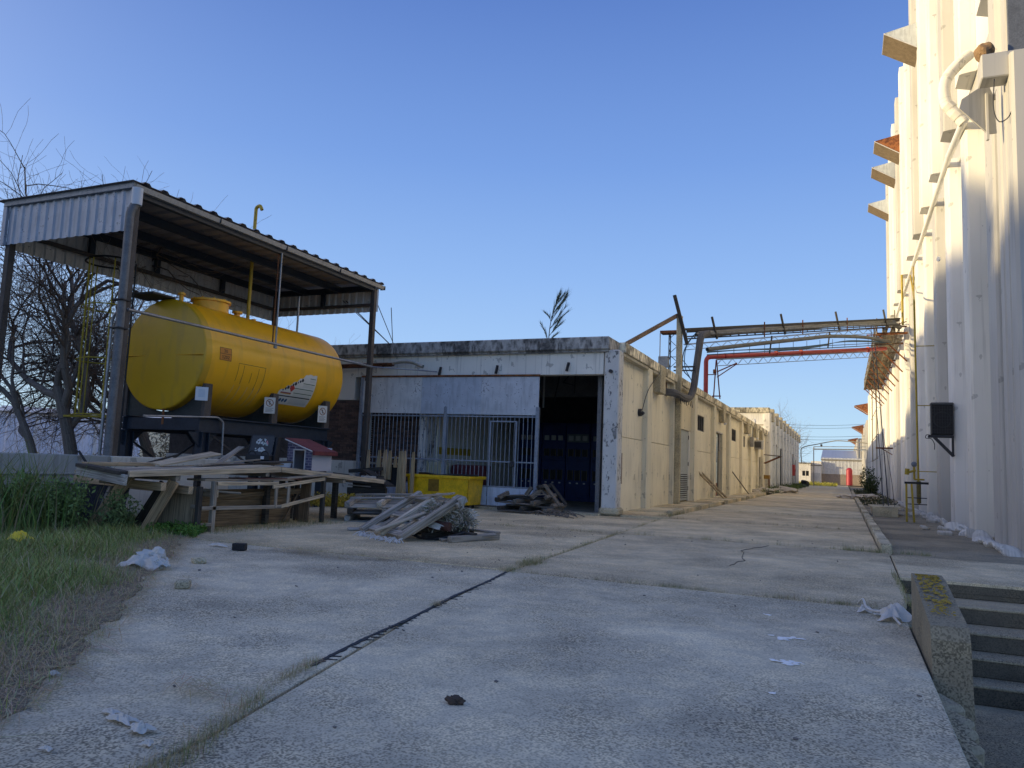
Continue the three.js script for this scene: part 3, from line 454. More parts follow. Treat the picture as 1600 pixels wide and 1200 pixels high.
// ---------------------------------------------------------------- the mill on the right: folded wall panels
{
  const X = 3.0; const mill = thing('mill_building', 'very tall white mill building of ribbed concrete panels on the right', 'building', [X, 0, -16.6]); const oz = 16.6;
  const prof = (pitch, depth, front, bk) => [[depth, .0], [depth - .06, -.02], [.05, -.10], [0, -.14], [0, -front + .03], [.05, -front], [depth - .05, -front - .16], [depth, -front - .2], [depth, -pitch + .026], [bk, -pitch + .026], [bk, 0]];
  const lower = prism(prof(3.72, .46, 1.08, .75), -.1, 11.2), lowB = prism(prof(3.72, .46, 1.08, .75), -.1, 12.3);
  const mm = [MT.mill, tint(MT.mill, 1.05, 1.06, 1.1), tint(MT.mill, 1.08, 1.08, 1.06)];
  const z0 = -18.62;
  for (let k = 0; k < 26; k++) { const m = part(mill, 'wall_panel', k < 12 ? lower : lowB, mm[(k * 5) % 3]); m.position.set(0, 0, z0 + oz - k * 3.72); }
  // corner pier with flutes
  part(mill, 'corner_pier', prism([[.6, .0], [.06, 0], [0, -.06], [0, -.55], [.09, -.62], [.09, -.74], [.02, -.8], [.02, -1.15], [.10, -1.22], [.10, -1.34], [.03, -1.42], [.03, -1.75], [.38, -1.98], [.75, -1.98], [.75, 0]], -.1, 9.6), MT.mill);
  part(mill, 'upper_pier', prism([[.5, -.42], [.16, -.42], [.12, -.46], [.12, -.6], [.3, -.7], [.3, -.95], [.12, -1.05], [.12, -1.5], [.02, -1.62], [.02, -2.3], [.4, -2.5], [.75, -2.5], [.75, -.42]], 9.6, 24.5), MT.mill); part(mill, 'dark_panel', wbox(.04, 6.5, 9.78, 24.2, -.44, -.34), tint(MT.grit, .15, .17, .21), 'dark grey panel on the near end of the mill');
  // upper storey panels hang in front of the lower wall
  const up = prism(prof(3.81, .40, 1.0, .8), 12.5, 24.5);
  for (let k = 0; k < 12; k++) { const m = part(mill, 'upper_panel', up, mm[(k * 7 + 1) % 3]); m.position.set(0, 0, -19.35 + oz - k * 3.81); if (k < 11) part(m, 'lifting_hook', plank(V(.0, 12.75, -.2), V(.34, 12.75, -.05), .03, .03), MT.iron); }
  part(mill, 'upper_backing', wbox(.42, .85, 11.2, 24.5, -65.2 + oz, -19.2 + oz), MT.mill);
  part(mill, 'ledge', wbox(.30, .6, 11.05, 11.25, -65 + oz, -19 + oz, .02), MT.mill);
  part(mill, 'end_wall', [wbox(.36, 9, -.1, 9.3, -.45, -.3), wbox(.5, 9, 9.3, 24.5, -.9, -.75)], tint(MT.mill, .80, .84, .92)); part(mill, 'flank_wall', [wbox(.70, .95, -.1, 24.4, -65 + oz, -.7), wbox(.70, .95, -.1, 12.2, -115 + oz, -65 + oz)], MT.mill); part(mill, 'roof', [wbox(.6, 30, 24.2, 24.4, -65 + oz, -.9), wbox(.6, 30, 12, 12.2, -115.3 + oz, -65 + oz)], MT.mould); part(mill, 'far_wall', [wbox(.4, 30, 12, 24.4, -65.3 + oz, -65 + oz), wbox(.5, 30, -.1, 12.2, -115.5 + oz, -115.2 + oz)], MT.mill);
  part(mill, 'bracket_beam', wbox(-.46, 7, 9.2, 9.70, -.62, -.15, .02), MT.mill); part(mill, 'bracket_plate', [put(sheet([[0, 0], [.16, .02], [.1, .85], [0, 1.1], [-.5, .75], [-.55, .55]], [], .04), -.25, 8.35, -.9, 0, .3), wbox(-.30, -.25, 8.2, 9.2, -.9, -.82)], MT.mill);
  part(mill, 'end_panel_rib', [wbox(.5, .58, 0, 9.1, -.30, -.24), wbox(1.1, 1.18, 0, 9.1, -.30, -.24), wbox(1.7, 1.78, 0, 9.1, -.3, -.24)], tint(MT.mill, .85, .87, .92));
  // bolt sleeves in the ribs
  for (const [x, y, z] of [[.46, 8.0, -22.0], [.46, 7.95, -25.6], [.03, 8.7, -28.9], [.46, 6.0, -36.5]]) part(mill, 'sleeve', cyl(V(x - .05, y, z + oz + .25), V(x - .09, y, z + oz + .27), .085, .085, 12), plain(.75, .74, .68));
  // uneven mortar fillet at the wall foot
  const rm = rng(44); const f = []; for (let z = -16.8; z > -50; z -= .20 + rm() * .22) { const s = (.5 + rm() * .7) * (z < -27 ? .6 : .8); if (rm() < (z < -27 ? .45 : .1)) continue; const g = fin(new THREE.IcosahedronGeometry(.16 * s, 1)); g.scale(1.2 + rm() * .7, .45 + rm() * .3, 1.5 + rm()); put(g, -.12 + (rm() - .5) * .16, -.04, z + oz, rm(), rm() * 3, rm()); f.push(uvBox(g)); }
  part(mill, 'mortar_fillet', f, tint(MT.cream, .85, .86, .88), 'crumbling white mortar along the foot of the wall').userData.kind = 'stuff';
}
// big cream downpipe that bends out and runs down the ledge
{
  const p = thing('ledge_downpipe', 'fat cream plastic downpipe bending round the corner and running along the ledge', 'pipe', [3, 11, -22]);
  const l = (x, y, z) => V(x - 3, y - 11, z + 22);
  part(p, 'elbow', tube([l(3.1, 12.5, -22.2), l(2.86, 12.25, -22.1), l(2.56, 11.85, -22), l(2.48, 11.5, -22), l(2.54, 11.1, -22.0), l(2.76, 10.78, -22.0), l(2.92, 10.55, -22.0)], .145, 14, 30), MT.cream); part(p, 'pipe_run', [cyl(l(2.92, 10.6, -21.9), l(2.96, 11.02, -25.5), .10, .10, 10), cyl(l(2.96, 11.02, -25.5), l(2.95, 11.1, -64), .085, .085, 10)], tint(MT.plastic, .78, .77, .72));
  for (const t of [[2.55, 11.08, -22], [2.72, 10.83, -22]]) part(p, 'collar', cyl(l(t[0], t[1], t[2]), l(t[0] + .09, t[1] - .12, t[2]), .16, .16, 14), MT.cream);
  const nest = fin(new THREE.IcosahedronGeometry(.2, 3)), q = nest.attributes.position; const rn = rng(3); for (let i = 0; i < q.count; i++) { const s = 1 + .14 * Math.sin(q.getX(i) * 31 + q.getY(i) * 17) * Math.cos(q.getZ(i) * 23); q.setXYZ(i, q.getX(i) * s * .9, q.getY(i) * s * .95, q.getZ(i) * s); } put(nest, 2.63, 9.82, -16.95); single('mud_bird_nest', 'round brown mud bird nest on the end of the bracket beam', 'bird nest', uvBox(nest), tint(MT.grit, .32, .20, .10));
}
// red-brown riser, wire
single('rusty_riser_pipe', 'red brown riser pipe on the near end wall of the mill', 'pipe', pipe([V(4.2, 8.75, -16.7), V(3.17, 8.75, -16.7), V(3.17, 1.0, -16.7), V(3.17, -.05, -16.7)], .045, .14), MT.rust);
single('loose_wire', 'thin dark wire looping from the bracket beam to the riser pipe', 'wire', tube([V(2.75, 9.15, -16.75), V(2.72, 8.55, -16.72), V(2.8, 8.25, -16.7), V(2.95, 8.3, -16.7), V(3.1, 8.5, -16.66), V(3.6, 8.48, -16.66)], .011, 5, 40), MT.iron);
// wall hoods
{
  const mk = (m, inner, label, z, y, mill2, sc = 1) => {
    const t = thing('vent_hood', label, 'vent hood', [3.0 + mill2, y, z], 0, undefined); const L = 1.75 * sc, o = -1.27 * sc, h = 1.15 * sc;
    for (const zz of [0, -L]) { const g = sheet([[o, .86 * sc], [.05, 0], [.05, h]], [], .02); g.translate(0, 0, zz); part(t, 'side_gusset', uvBox(g), m); }
    part(t, 'top_plate', plank(V(.05, h, -L / 2), V(o, .89 * sc, -L / 2), .02, L), m); part(t, 'underside', plank(V(.05, .0, -L / 2), V(o, .85 * sc, -L / 2), .02, L - .03), inner);
    part(t, 'rim', [plank(V(.03, .0, .01), V(o, .86 * sc, .01), .04, .03), plank(V(o, .87 * sc, .02), V(o, .87 * sc, -L - .02), .05, .05)], MT.zinc); return t;
  };
  const z = tint(MT.sheet, 1.1, 1.15, 1.1, { metalness: .2 }), inn = tint(MT.grit, .28, .21, .13), ru = tint(MT.rust, 1.2, 1.2, 1.2);  // inn: shade inside the zinc hoods put into a brown colour
  mk(z, inn, 'zinc vent hood high on the mill, nearest and largest', -35.2, 19.75, 0); mk(ru, inn, 'rusty orange vent hood high on the mill wall, second from the near end', -46.7, 19.65, 0); mk(z, inn, 'zinc vent hood high on the mill, directly beyond the rusty one', -51.0, 19.75, 0); mk(z, inn, 'zinc vent hood high on the mill, farthest of the upper hoods', -58.4, 19.9, 0);
  mk(ru, ru, 'rusty vent hood on the low far wall, nearest of the three low rusty hoods', -114, 10.0, 0, 1.3); mk(ru, ru, 'rusty vent hood on the far wall, middle of the three low rusty hoods', -136, 8.4, -.1, 1.35); mk(ru, ru, 'rusty vent hood on the far wall, farthest of the three low rusty hoods', -165, 7.6, -.5, 1.4);
}
{ // lower wings of the mill further along the road
  const b = thing('mill_wing', 'lower white ribbed wing continuing the mill far down the road', 'building', [3, 0, -115.5]);
  part(b, 'side_wall', wbox(.1, .5, 0, 9.4, -34.5, -.1), MT.mill); part(b, 'roof', wbox(.1, 25, 9.2, 9.4, -34.5, -.1), MT.mould); part(b, 'far_wall', wbox(.5, 25, 0, 9.2, -34.9, -34.5), MT.mill); for (let k = 0; k < 9; k++) part(b, 'rib', wbox(-.15, .12, 0, 9.3, -k * 3.8 - .9, -k * 3.8), MT.mill);
  const c = thing('far_wing', 'farthest low white wing of the mill at the end of the road', 'building', [2.4, 0, -152]); part(c, 'side_wall', wbox(.0, .5, 0, 8.4, -58, -.1), MT.mill); part(c, 'roof', wbox(0, 25, 8.3, 8.5, -58, -.1), MT.mould); for (let k = 0; k < 14; k++) part(c, 'rib', wbox(-.25, .02, 0, 8.3, -k * 4 - .9, -k * 4), MT.mill);
}
// air conditioner on a bracket
{
  const t = thing('condenser_unit', 'black air conditioner condenser on a bracket high on the white mill wall', 'air conditioner', [2.7, 2.62, -26.0]);
  part(t, 'casing', wbox(-.29, .3, .03, .92, -.34, -.02, .02), MT.black); part(t, 'top_cover', wbox(-.30, .31, .92, 1.0, -.36, .0, .03), tint(MT.grit, .10, .105, .11)); part(t, 'grille', [...Array(9)].map((_, k) => wbox(-.27 + k * .068, -.262 + k * .068, .06, .9, -.02, .0)).concat([...Array(9)].map((_, k) => wbox(-.28, .29, .08 + k * .1, .088 + k * .1, -.019, .004))), tint(MT.grit, .07, .07, .075));
  part(t, 'fan_ring', put(fin(new THREE.TorusGeometry(.23, .015, 6, 24)), .0, .48, -.015), MT.iron); for (const z of [-.33, -.05]) part(t, 'bracket', [wbox(-.36, .3, -.05, .02, z - .02, z + .02), plank(V(-.2, -.04, z), V(.3, -.6, z), .06, .04), wbox(.27, .3, -.6, 0, z - .02, z + .02)], MT.iron); part(t, 'hose', tube([V(-.28, .0, .0), V(-.42, .02, .05), V(-.45, -.08, .05), V(-.3, -.1, .02), V(-.22, -.25, .02), V(-.22, -.42, .02)], .012, 6), MT.iron);
}
// gas pipe, meter stand
{
  const y = tint(MT.grit, .52, .38, .03, { roughness: .5 });
  const p = thing('gas_pipe', 'tall thin yellow gas pipe climbing the white mill wall', 'pipe', [2.46, 0, -31.5]); part(p, 'riser', pipe([V(.02, .4, 0), V(.0, 3, 0), V(-.03, 7.9, 0), V(.4, 9.6, -6), V(.45, 10.8, -8)], .036, .1), y); part(p, 'upper_pipe', [cyl(V(.3, 9.0, -11), V(.28, 11.6, -11), .055), cyl(V(.5, 8.7, -7), V(.5, 11.2, -7), .03)], y); for (const h of [1.6, 4, 6.2]) part(p, 'clip', plank(V(0, h, 0), V(.9, h, 0), .03, .03), y); part(p, 'valve', [cyl(V(.02, .45, 0), V(.02, 1.25, 0), .075), cyl(V(-.03, .7, .05), V(.07, .7, .05), .09)], tint(MT.grit, .2, .16, .05));
  const s = thing('meter_stand', 'yellow two-legged stand with a black top bar beside the gas pipe', 'stand', [1.85, -.05, -27.6]); part(s, 'leg', wbox(-.06, .0, 0, 1.2, .0, .06), y); part(s, 'leg', put(wbox(-.03, .03, 0, 1.2, -.03, .03), .17, 0, .15, 0, 0, .05), y); part(s, 'top_bar', wbox(-.08, .6, 1.2, 1.27, -.05, .08), MT.black); part(s, 'rung', [wbox(.0, .55, .75, .78, 0, .03), wbox(0, .55, .55, .58, 0, .03)], MT.iron);
  const v = thing('gas_regulator', 'small dark gas regulator with valve above the stand', 'regulator', [2.14, 1.4, -28.8]); part(v, 'body', [cyl(V(0, -.1, 0), V(0, .35, 0), .035), cyl(V(0, -.1, 0), V(.3, -.1, 0), .03), cyl(V(-.2, .12, 0), V(.05, .2, 0), .04), cyl(V(-.22, .05, 0), V(-.2, .25, 0), .07)], y); part(v, 'dome', put(fin(new THREE.SphereGeometry(.09, 12, 8)), 0, .4, 0), tint(MT.grit, .2, .24, .3));
}
// plinth with poles beside the wall
{
  const t = thing('concrete_plinth', 'low grey concrete plinth box by the mill wall', 'plinth', [1.35, -.055, -31]); part(t, 'side', [wbox(-.42, .38, 0, .30, .62, .72, .01), wbox(-.42, -.34, 0, .30, -1.6, .62, .01), wbox(.3, .38, 0, .3, -1.6, .62, .01)], MT.rawcon); part(t, 'lid', put(cbox(.95, .05, 1.5, .01), 0, .33, -.5, .02, .08, .03), MT.rawcon);
  const q = thing('twin_conduits', 'two thin dark conduits rising from the plinth to the platform', 'conduit', [1.38, .2, -31.2]); part(q, 'conduit', [cyl(V(-.07, 0, 0), V(-.03, 9.1, -13), .016), cyl(V(.1, 0, 0), V(.1, 9.1, -13), .02), tube([V(.3, 0, .1), V(.2, 1.2, -.4), V(.1, 3, -4)], .01, 5)], MT.iron); part(q, 'bracket', [wbox(-.2, .42, 2.28, 2.34, -3, -2.9), plank(V(.0, 2.3, -3), V(.4, 2.05, -3), .03, .03)], MT.rust);
}
single('wall_ladder', 'thin yellow brown ladder frame high on the distant mill wall', 'ladder', [cyl(V(2.86, 3.2, -92), V(2.86, 12, -92), .04), cyl(V(2.86, 3.2, -80), V(2.86, 12, -80), .04), ...[3.2, 5.4, 7.9, 10.3].map(y => cyl(V(2.86, y, -78), V(2.86, y, -95), .03))], tint(MT.grit, .28, .22, .1));
// ---------------------------------------------------------------- pipe bridge over the road
{
  const con = tint(MT.yard, .85, .82, .74), br = tint(MT.grit, .075, .068, .062);
  const po = thing('bridge_post', 'square concrete post standing against the low factory wall', 'post', [-5.58, 0, -28.4]); part(po, 'shaft', wbox(-.17, .03, .05, 7.1, -.22, 0, .02), con);
  single('cross_arm', 'dark tilted wooden cross arm on top of the concrete post', 'cross arm', plank(V(-5.82, 7.85, -28.3), V(-5.36, 6.0, -28.5), .14, .12), MT.woodDark); single('wooden_brace', 'long brown wooden brace from the roof corner to the concrete post', 'brace', plank(V(-7.78, 5.0, -25.2), V(-5.72, 7.12, -28.5), .14, .12), tint(MT.wood, .34, .25, .19));
  const ms = thing('lattice_mast', 'short brown lattice mast with a grey box on the factory roof edge', 'mast', [-6.4, 4.7, -30.5]); for (const [x, z] of [[0, 0], [.32, 0], [0, .3], [.32, .3]]) part(ms, 'leg', cyl(V(x, 0, z), V(x, 2.1, z), .022, .022, 6), br); const lc = []; for (let k = 0; k < 7; k++) { lc.push(cyl(V(k % 2 ? .32 : 0, k * .3, .3), V(k % 2 ? 0 : .32, k * .3 + .3, .3), .012, .012, 5)); lc.push(cyl(V(0, k * .3, k % 2 ? .3 : 0), V(0, k * .3 + .3, k % 2 ? 0 : .3), .012, .012, 5)); } part(ms, 'lacing', lc, br); part(ms, 'junction_box', wbox(-.38, .02, .65, 1.1, .32, .5, .02), tint(MT.grit, .4, .42, .42)); part(ms, 'cap', wbox(-.35, .42, 2.05, 2.15, -.1, .4), MT.rust); part(ms, 'side_pole', cyl(V(-.36, -.1, .3), V(-.36, 2.05, .3), .02), MT.galv);
  // cable trays: diagonal over the road
  const A = (t, dy = 0, dz = 0) => V(mix(-5.7, 2.7, t), mix(6.62, 9.42, t) + dy, mix(-30.2, -44, t) + dz);
  const tr = thing('cable_tray', 'upper rusty cable tray with fat lagged pipe crossing above the road', 'cable tray', A(0).toArray()); const L = (t, dy, dz = 0) => A(t, dy, dz).sub(A(0));
  part(tr, 'rail', [plank(L(0, .17), L(1, .12), .09, .05), plank(L(0, .17, .5), L(1, .12, .5), .09, .05), plank(L(0, -.12), L(1, -.2), .05, .05), plank(L(0, -.12, .5), L(1, -.2, .5), .05, .05)], br);
  const rg = []; for (let k = 0; k <= 30; k++) rg.push(plank(L(k / 30, -.14), L(k / 30, -.14, .5), .03, .03), plank(L(k / 30, -.14), L(k / 30, .12), .022, .022)); part(tr, 'rung', rg, br);
  part(tr, 'lagged_pipe', [tube([L(.06, -.05, .25), L(.25, .02, .25), L(.45, -.02, .25), L(.6, .06, .25), L(.8, .03, .25), L(.93, .02, .2), L(1.0, -.25, .1)], .13, 10, 50), cyl(L(.05, .02, .4), L(.95, .08, .4), .06)], tint(MT.grit, .27, .27, .26));
  part(tr, 'carried_pipe', [.12, .34, .46].map((z, i) => tube([L(.04, .08 - i * .07, z), L(.3, .1 - i * .08, z), L(.6, .05 - i * .05, z + .02), L(.97, .08 - i * .1, z)], .045 + i * .008, 7, 40)), tint(MT.grit, .25, .26, .27));
  for (const t of [.12, .4, .66, .92]) part(tr, 'tray_post', plank(L(t, -.3, .52), L(t - .02, .62, .55), .07, .07), MT.woodDark); for (const t of [.31, .48, .7]) part(tr, 'clamp', plank(L(t, -.35, .54), L(t, .3, .54), .05, .05), MT.rust);
  const tr2 = thing('cable_bundle', 'lower sagging cable tray with loose blue and grey cables crossing above the road', 'cables', A(.08).toArray()); const L2 = (t, dy, dz = 0) => A(t, dy, dz).sub(A(.08));
  part(tr2, 'sheath', [tube([L2(.08, -.66, .3), L2(.3, -.58, .3), L2(.5, -.52, .3), L2(.62, -.50, .3), L2(.8, -.68, .3), L2(.93, -.98, .3)], .085, 8, 50)], tint(MT.grit, .22, .22, .21)); part(tr2, 'tray_rail', [plank(L2(.08, -.88, .3), L2(.95, -1.15, .3), .04, .04), plank(L2(.08, -.70), L2(.95, -1.0), .03, .03)], MT.iron);
  const cb = []; const rc = rng(8); for (let k = 0; k < 7; k++) { const s = rc() * .14; cb.push(tube([L2(.08, -.8 + s * .3, .32), L2(.25, -.8 - s * .4, .3 + s), L2(.42, -.86 - s * 1.1, .3 + s), L2(.55, -.84 - s, .3), L2(.7, -.84 + s * .6, .3), L2(.94, -1.06 + s * .5, .3)], .016, 5, 40)); } part(tr2, 'loose_cable', cb, tint(MT.grit, .10, .16, .22)); const hg = []; for (let k = 0; k < 13; k++) { const t = .12 + k * .063; hg.push(plank(L2(t, -.96 - .2 * t, .32), L2(t, -.58 - .1 * t, .32), .02, .02)); } part(tr2, 'hanger', hg, MT.iron); for (const t of [.33, .6]) part(tr2, 'tray_post', plank(L2(t, -1.06, .34), L2(t + .01, -.3, .34), .06, .06), MT.woodDark);
  // bundle bending down and into the factory wall
  const dn = thing('cable_drop', 'thick grey cable bundle dropping from the tray and hooking into the factory wall', 'cables', [-5.3, 4, -30]); const k1 = []; for (let k = 0; k < 9; k++) { const a = k / 9 * 6.28, ox = Math.cos(a) * .09, oy = Math.sin(a) * .09; k1.push(tube([V(.40, 2.78 + oy, -.7 + ox), V(.16 + ox, 2.6 + oy, -.3), V(.08 + ox, 2.0, oy - .2), V(-.02 + ox, 1.2, oy - .2), V(-.08 + ox, .6, oy - .15), V(-.14 + ox, .22, oy + .1), V(-.18 + ox, .04 + oy, .6), V(-.22 + ox, .0 + oy, 1.5), V(-.30 + ox, .06 + oy, 2.5), V(-.75 + ox, .1 + oy, 2.7)], .05, 7, 70)); } part(dn, 'cable', k1, tint(MT.grit, .17, .165, .16)); part(dn, 'support_arm', [wbox(-.85, .0, 1.32, 1.38, .0, .06), wbox(-.85, .0, 1.18, 1.23, .0, .06)], MT.iron); part(dn, 'blue_cable', [tube([V(-.1, 2.6, 0), V(-.45, 2.0, 0), V(-.5, 1.3, 0), V(-.2, .9, 0)], .022, 6), tube([V(.0, 2.7, 0), V(-.36, 2.2, 0), V(-.42, 1.4, 0), V(-.15, .8, 0)], .018, 6), tube([V(-.15, 1.15, 0), V(-.6, 1.7, .0), V(-1.1, 1.75, 0)], .014, 5)], tint(MT.grit, .08, .16, .24)); const tie = []; for (let k = 0; k < 7; k++) tie.push(plank(V(-.10 - k * .015, -.02, .2 + k * .3), V(-.06 - k * .015, -.28 + .03 * (k % 3), .2 + k * .3), .025, .025)); part(dn, 'tie', tie, MT.iron);
  // thin lattice girders and the red pipe
  const girder = (name, label, p, q, h, m) => { const t = thing(name, label, 'girder', p.toArray()); const d = q.clone().sub(p); const G = (k, y, z) => d.clone().multiplyScalar(k).add(V(0, y, z)); part(t, 'chord', [cyl(G(0, 0, 0), G(1, 0, 0), .018, .018, 6), cyl(G(0, 0, .22), G(1, 0, .22), .018, .018, 6), cyl(G(0, -h, .11), G(1, -h, .11), .018, .018, 6)], m); const l = []; const n = 34; for (let k = 0; k < n; k++) { l.push(cyl(G(k / n, k % 2 ? 0 : -h, k % 2 ? 0 : .11), G((k + 1) / n, k % 2 ? -h : 0, k % 2 ? .11 : 0), .009, .009, 4), cyl(G(k / n, k % 2 ? 0 : -h, k % 2 ? .22 : .11), G((k + 1) / n, k % 2 ? -h : 0, k % 2 ? .11 : .22), .009, .009, 4)); } part(t, 'lacing', l, m); return t; };
  const gl = tint(MT.grit, .30, .33, .37);
  girder('lattice_girder', 'thin grey lattice girder behind the upper cable tray', V(-6.9, 7.22, -36), V(1.5, 9.5, -46), .26, gl); girder('lattice_girder', 'thin grey lattice girder directly under the red pipe', V(-5.4, 6.48, -36), V(1.5, 8.22, -46), .30, gl);
  const rp = thing('red_pipe', 'red water pipe rising from the roof and crossing the road', 'pipe', [-5.88, 4.75, -36]); part(rp, 'pipe', pipe([V(0, 0, 0), V(0, 1.85, 0), V(.25, 1.90, -.2), V(8.0, 3.63, -10)], .105, .22, 12), MT.red); for (const t of [.06, .33, .47, .88]) part(rp, 'flange', cyl(V(.25 + 7.75 * t, 1.9 + 1.73 * t, -.2 - 9.8 * t), V(.25 + 7.75 * t + .06, 1.9 + 1.73 * t + .013, -.2 - 9.8 * t - .07), .15, .15, 12), MT.red);
  const af = thing('trestle', 'dark red trestle holding the red pipe on the factory roof edge', 'trestle', [-5.4, 4.72, -36]); const dr = tint(MT.grit, .20, .045, .04); part(af, 'leg', [plank(V(-.12, .0, 0), V(-.02, 1.75, 0), .05, .05)], dr); part(af, 'leg', [plank(V(.14, -.05, -.2), V(.0, 1.75, 0), .05, .05)], dr); part(af, 'strut', [plank(V(.03, 1.2, 0), V(.8, 1.72, -.9), .05, .05), plank(V(.03, .95, 0), V(.8, 1.68, -.9), .04, .04), wbox(-.5, .0, 1.05, 1.09, -.02, .02), wbox(-.2, .2, .05, .1, -.1, -.05)], dr); part(af, 'junction', wbox(-.14, .0, 1.1, 1.3, .0, .12), tint(MT.rust, 1.3, 1.2, 1.1));
}
// cantilevered platform along the mill wall
{
  const t = thing('pipe_platform', 'rusty cantilevered lattice platform full of pipes on the mill wall', 'platform', [1.63, 8.9, -44]); const m = tint(MT.grit, .26, .22, .16); const L = 28;
  for (const x of [0, .85]) part(t, 'rail', wbox(x - .04, x + .04, -.06, .06, -L, 0), m); part(t, 'handrail', [cyl(V(0, .75, 0), V(.02, .75, -L), .03, .03, 6), cyl(V(0, .4, 0), V(.02, .4, -L), .025, .025, 6)], m);
  const sl = [], po = [], st = []; const r = rng(19); for (let z = 0; z > -L; z -= .42) sl.push(wbox(0, 1.3, -.03, .02, z - .05, z + .03)); for (let z = 0; z > -L; z -= 3.4) { po.push(cyl(V(0, -.1, z), V(0, .8, z), .03, .03, 6), cyl(V(.85, -.1, z), V(.85, 1.2, z), .03, .03, 6)); st.push(plank(V(.05, -.08, z), V(1.4, -1.5 - r() * .3, z), .07, .07), plank(V(0, -.02, z), V(1.45, -.02, z), .1, .06), plank(V(.8, .4, z), V(1.4, .9 - r(), z), .05, .05)); }
  part(t, 'slat', sl, m); part(t, 'stanchion', po, m); part(t, 'strut', st, tint(MT.rust, .9, .9, .9)); const pp = []; for (let k = 0; k < 9; k++) { const x = .15 + r() * 1.0, y = .08 + r() * .45; pp.push(tube([V(x, y, .3), V(x + (r() - .5) * .3, y + (r() - .5) * .2, -5), V(x + (r() - .5) * .3, y, -12), V(x, y - r() * .2, -L)], .035 + r() * .04, 6, 16)); } part(t, 'carried_pipe', pp, tint(MT.grit, .34, .31, .26)); const cl = []; for (let k = 0; k < 60; k++) { const z = -r() * L, x = .1 + r() * 1.2; cl.push(plank(V(x, -.1 - r() * .5, z), V(x + (r() - .5) * .8, .5 * r(), z + (r() - .5) * 1.6), .03, .03)); } part(t, 'loose_rod', cl, m).userData.kind = 'stuff'; part(t, 'cross_beam', [plank(V(-.5, .25, .1), V(1.4, .3, .1), .07, .07), plank(V(-.5, -.12, .2), V(1.4, -.1, .2), .06, .06)], MT.rust);
}
// ---------------------------------------------------------------- the end of the road
{
  const sh = thing('far_shed', 'grey corrugated metal shed closing the far end of the road', 'shed', [-3.75, 0, -150]); part(sh, 'front_cladding', put(ribbed(9, 2.9, .6, .018), 0, 1.9, 0), tint(MT.sheet, .95, .98, 1.0)); part(sh, 'base_wall', wbox(0, 9, 0, 1.9, -.4, -.05), tint(MT.grit, .36, .30, .25)); part(sh, 'eave_band', wbox(-.1, 9, 4.3, 4.55, -.4, .12), tint(MT.grit, .28, .26, .22)); part(sh, 'roof', [plank(V(4.5, 4.55, .2), V(4.5, 6.6, -14), .1, 9.2)], tint(MT.sheet, .8, .85, .9)); part(sh, 'side_wall', [wbox(0, .15, 0, 4.5, -14, -.4), wbox(0, 9, 0, 6.2, -14.2, -14)], tint(MT.sheet, 1.2, 1.2, 1.2));
  const o = thing('gatehouse', 'small cream gatehouse with a dark double window at the road end', 'building', [-10.4, 0, -148]); part(o, 'wall', [sheet([[0, 0], [4.9, 0], [4.9, 3.6], [0, 3.6]], [[3.5, 1.4, 4.0, 2.3], [4.1, 1.4, 4.6, 2.3]], .25), wbox(0, .25, 0, 3.6, -6, -.26), wbox(4.65, 4.9, 0, 3.6, -6, -.26)], MT.cream); part(o, 'roof', wbox(-.2, 5.1, 3.6, 3.8, -6.2, .2), MT.mould); for (const x of [3.75, 4.35]) part(o, 'window', wbox(x - .25, x + .25, 1.4, 2.3, -.2, -.15), MT.black);
  const o2 = thing('low_annexe', 'plain pale annexe wall between the gatehouse and the far shed', 'building', [-5.5, 0, -149]); part(o2, 'wall', wbox(0, 1.75, 0, 4.1, -5, 0), MT.cream); part(o2, 'roof', wbox(-.1, 1.85, 3.3, 3.42, -.05, .1), MT.iron); part(o2, 'plank_wall', wbox(.1, 1.6, .1, 2.0, 0, .05), tint(MT.cream, .7, .72, .75));
  const c = thing('red_tank', 'upright red cylinder tank at the far end of the road', 'tank', [.85, 0, -146]); part(c, 'shell', cyl(V(0, .05, 0), V(0, 2.6, 0), .5, .5, 20), tint(MT.red, .42, .022, .045)); part(c, 'cap', put(fin(new THREE.SphereGeometry(.5, 20, 8, 0, 6.3, 0, PI / 2)), 0, 2.58, 0), tint(MT.red, .42, .022, .045));
  const ar = thing('pipe_arch', 'thin grey pipe arch spanning the far road', 'pipe', [-5.3, 0, -112]); part(ar, 'arch', tube([V(0, 3, 0), V(0, 5.1, 0), V(2, 5.7, 0), V(4.3, 6.2, 0), V(6.2, 6.15, 0), V(8.2, 5.95, 0)], .06, 8, 40, .3), tint(MT.grit, .40, .38, .3)); const ar2 = thing('pipe_gantry', 'straight twin pipe gantry across the far road', 'pipe', [-3.9, 0, -116]); part(ar2, 'pipe', [cyl(V(0, 5.15, 0), V(7, 5.25, 0), .09), cyl(V(0, 5.5, 0), V(7, 5.65, 0), .05)], tint(MT.grit, .34, .37, .40)); part(ar2, 'post', [cyl(V(0, 0, 0), V(0, 5.5, 0), .06)], tint(MT.grit, .3, .25, .2)); part(ar2, 'pole_cap', put(fin(new THREE.SphereGeometry(.16, 8, 6)), 1.0, 5.72, 0), MT.iron);
  for (const [y, d, l] of [[9.0, 130, 'upper pair of thin overhead wires above the far road'], [7.0, 126, 'lower thin overhead wire above the far road']]) single('overhead_wire', l, 'wire', [tube([V(-16, y + .4, -d), V(-4, y - .1, -d), V(8, y + .5, -d)], .022, 4, 20), tube([V(-16, y + .9, -d), V(-4, y + .35, -d), V(8, y + .95, -d)], .022, 4, 20)], MT.iron);
}
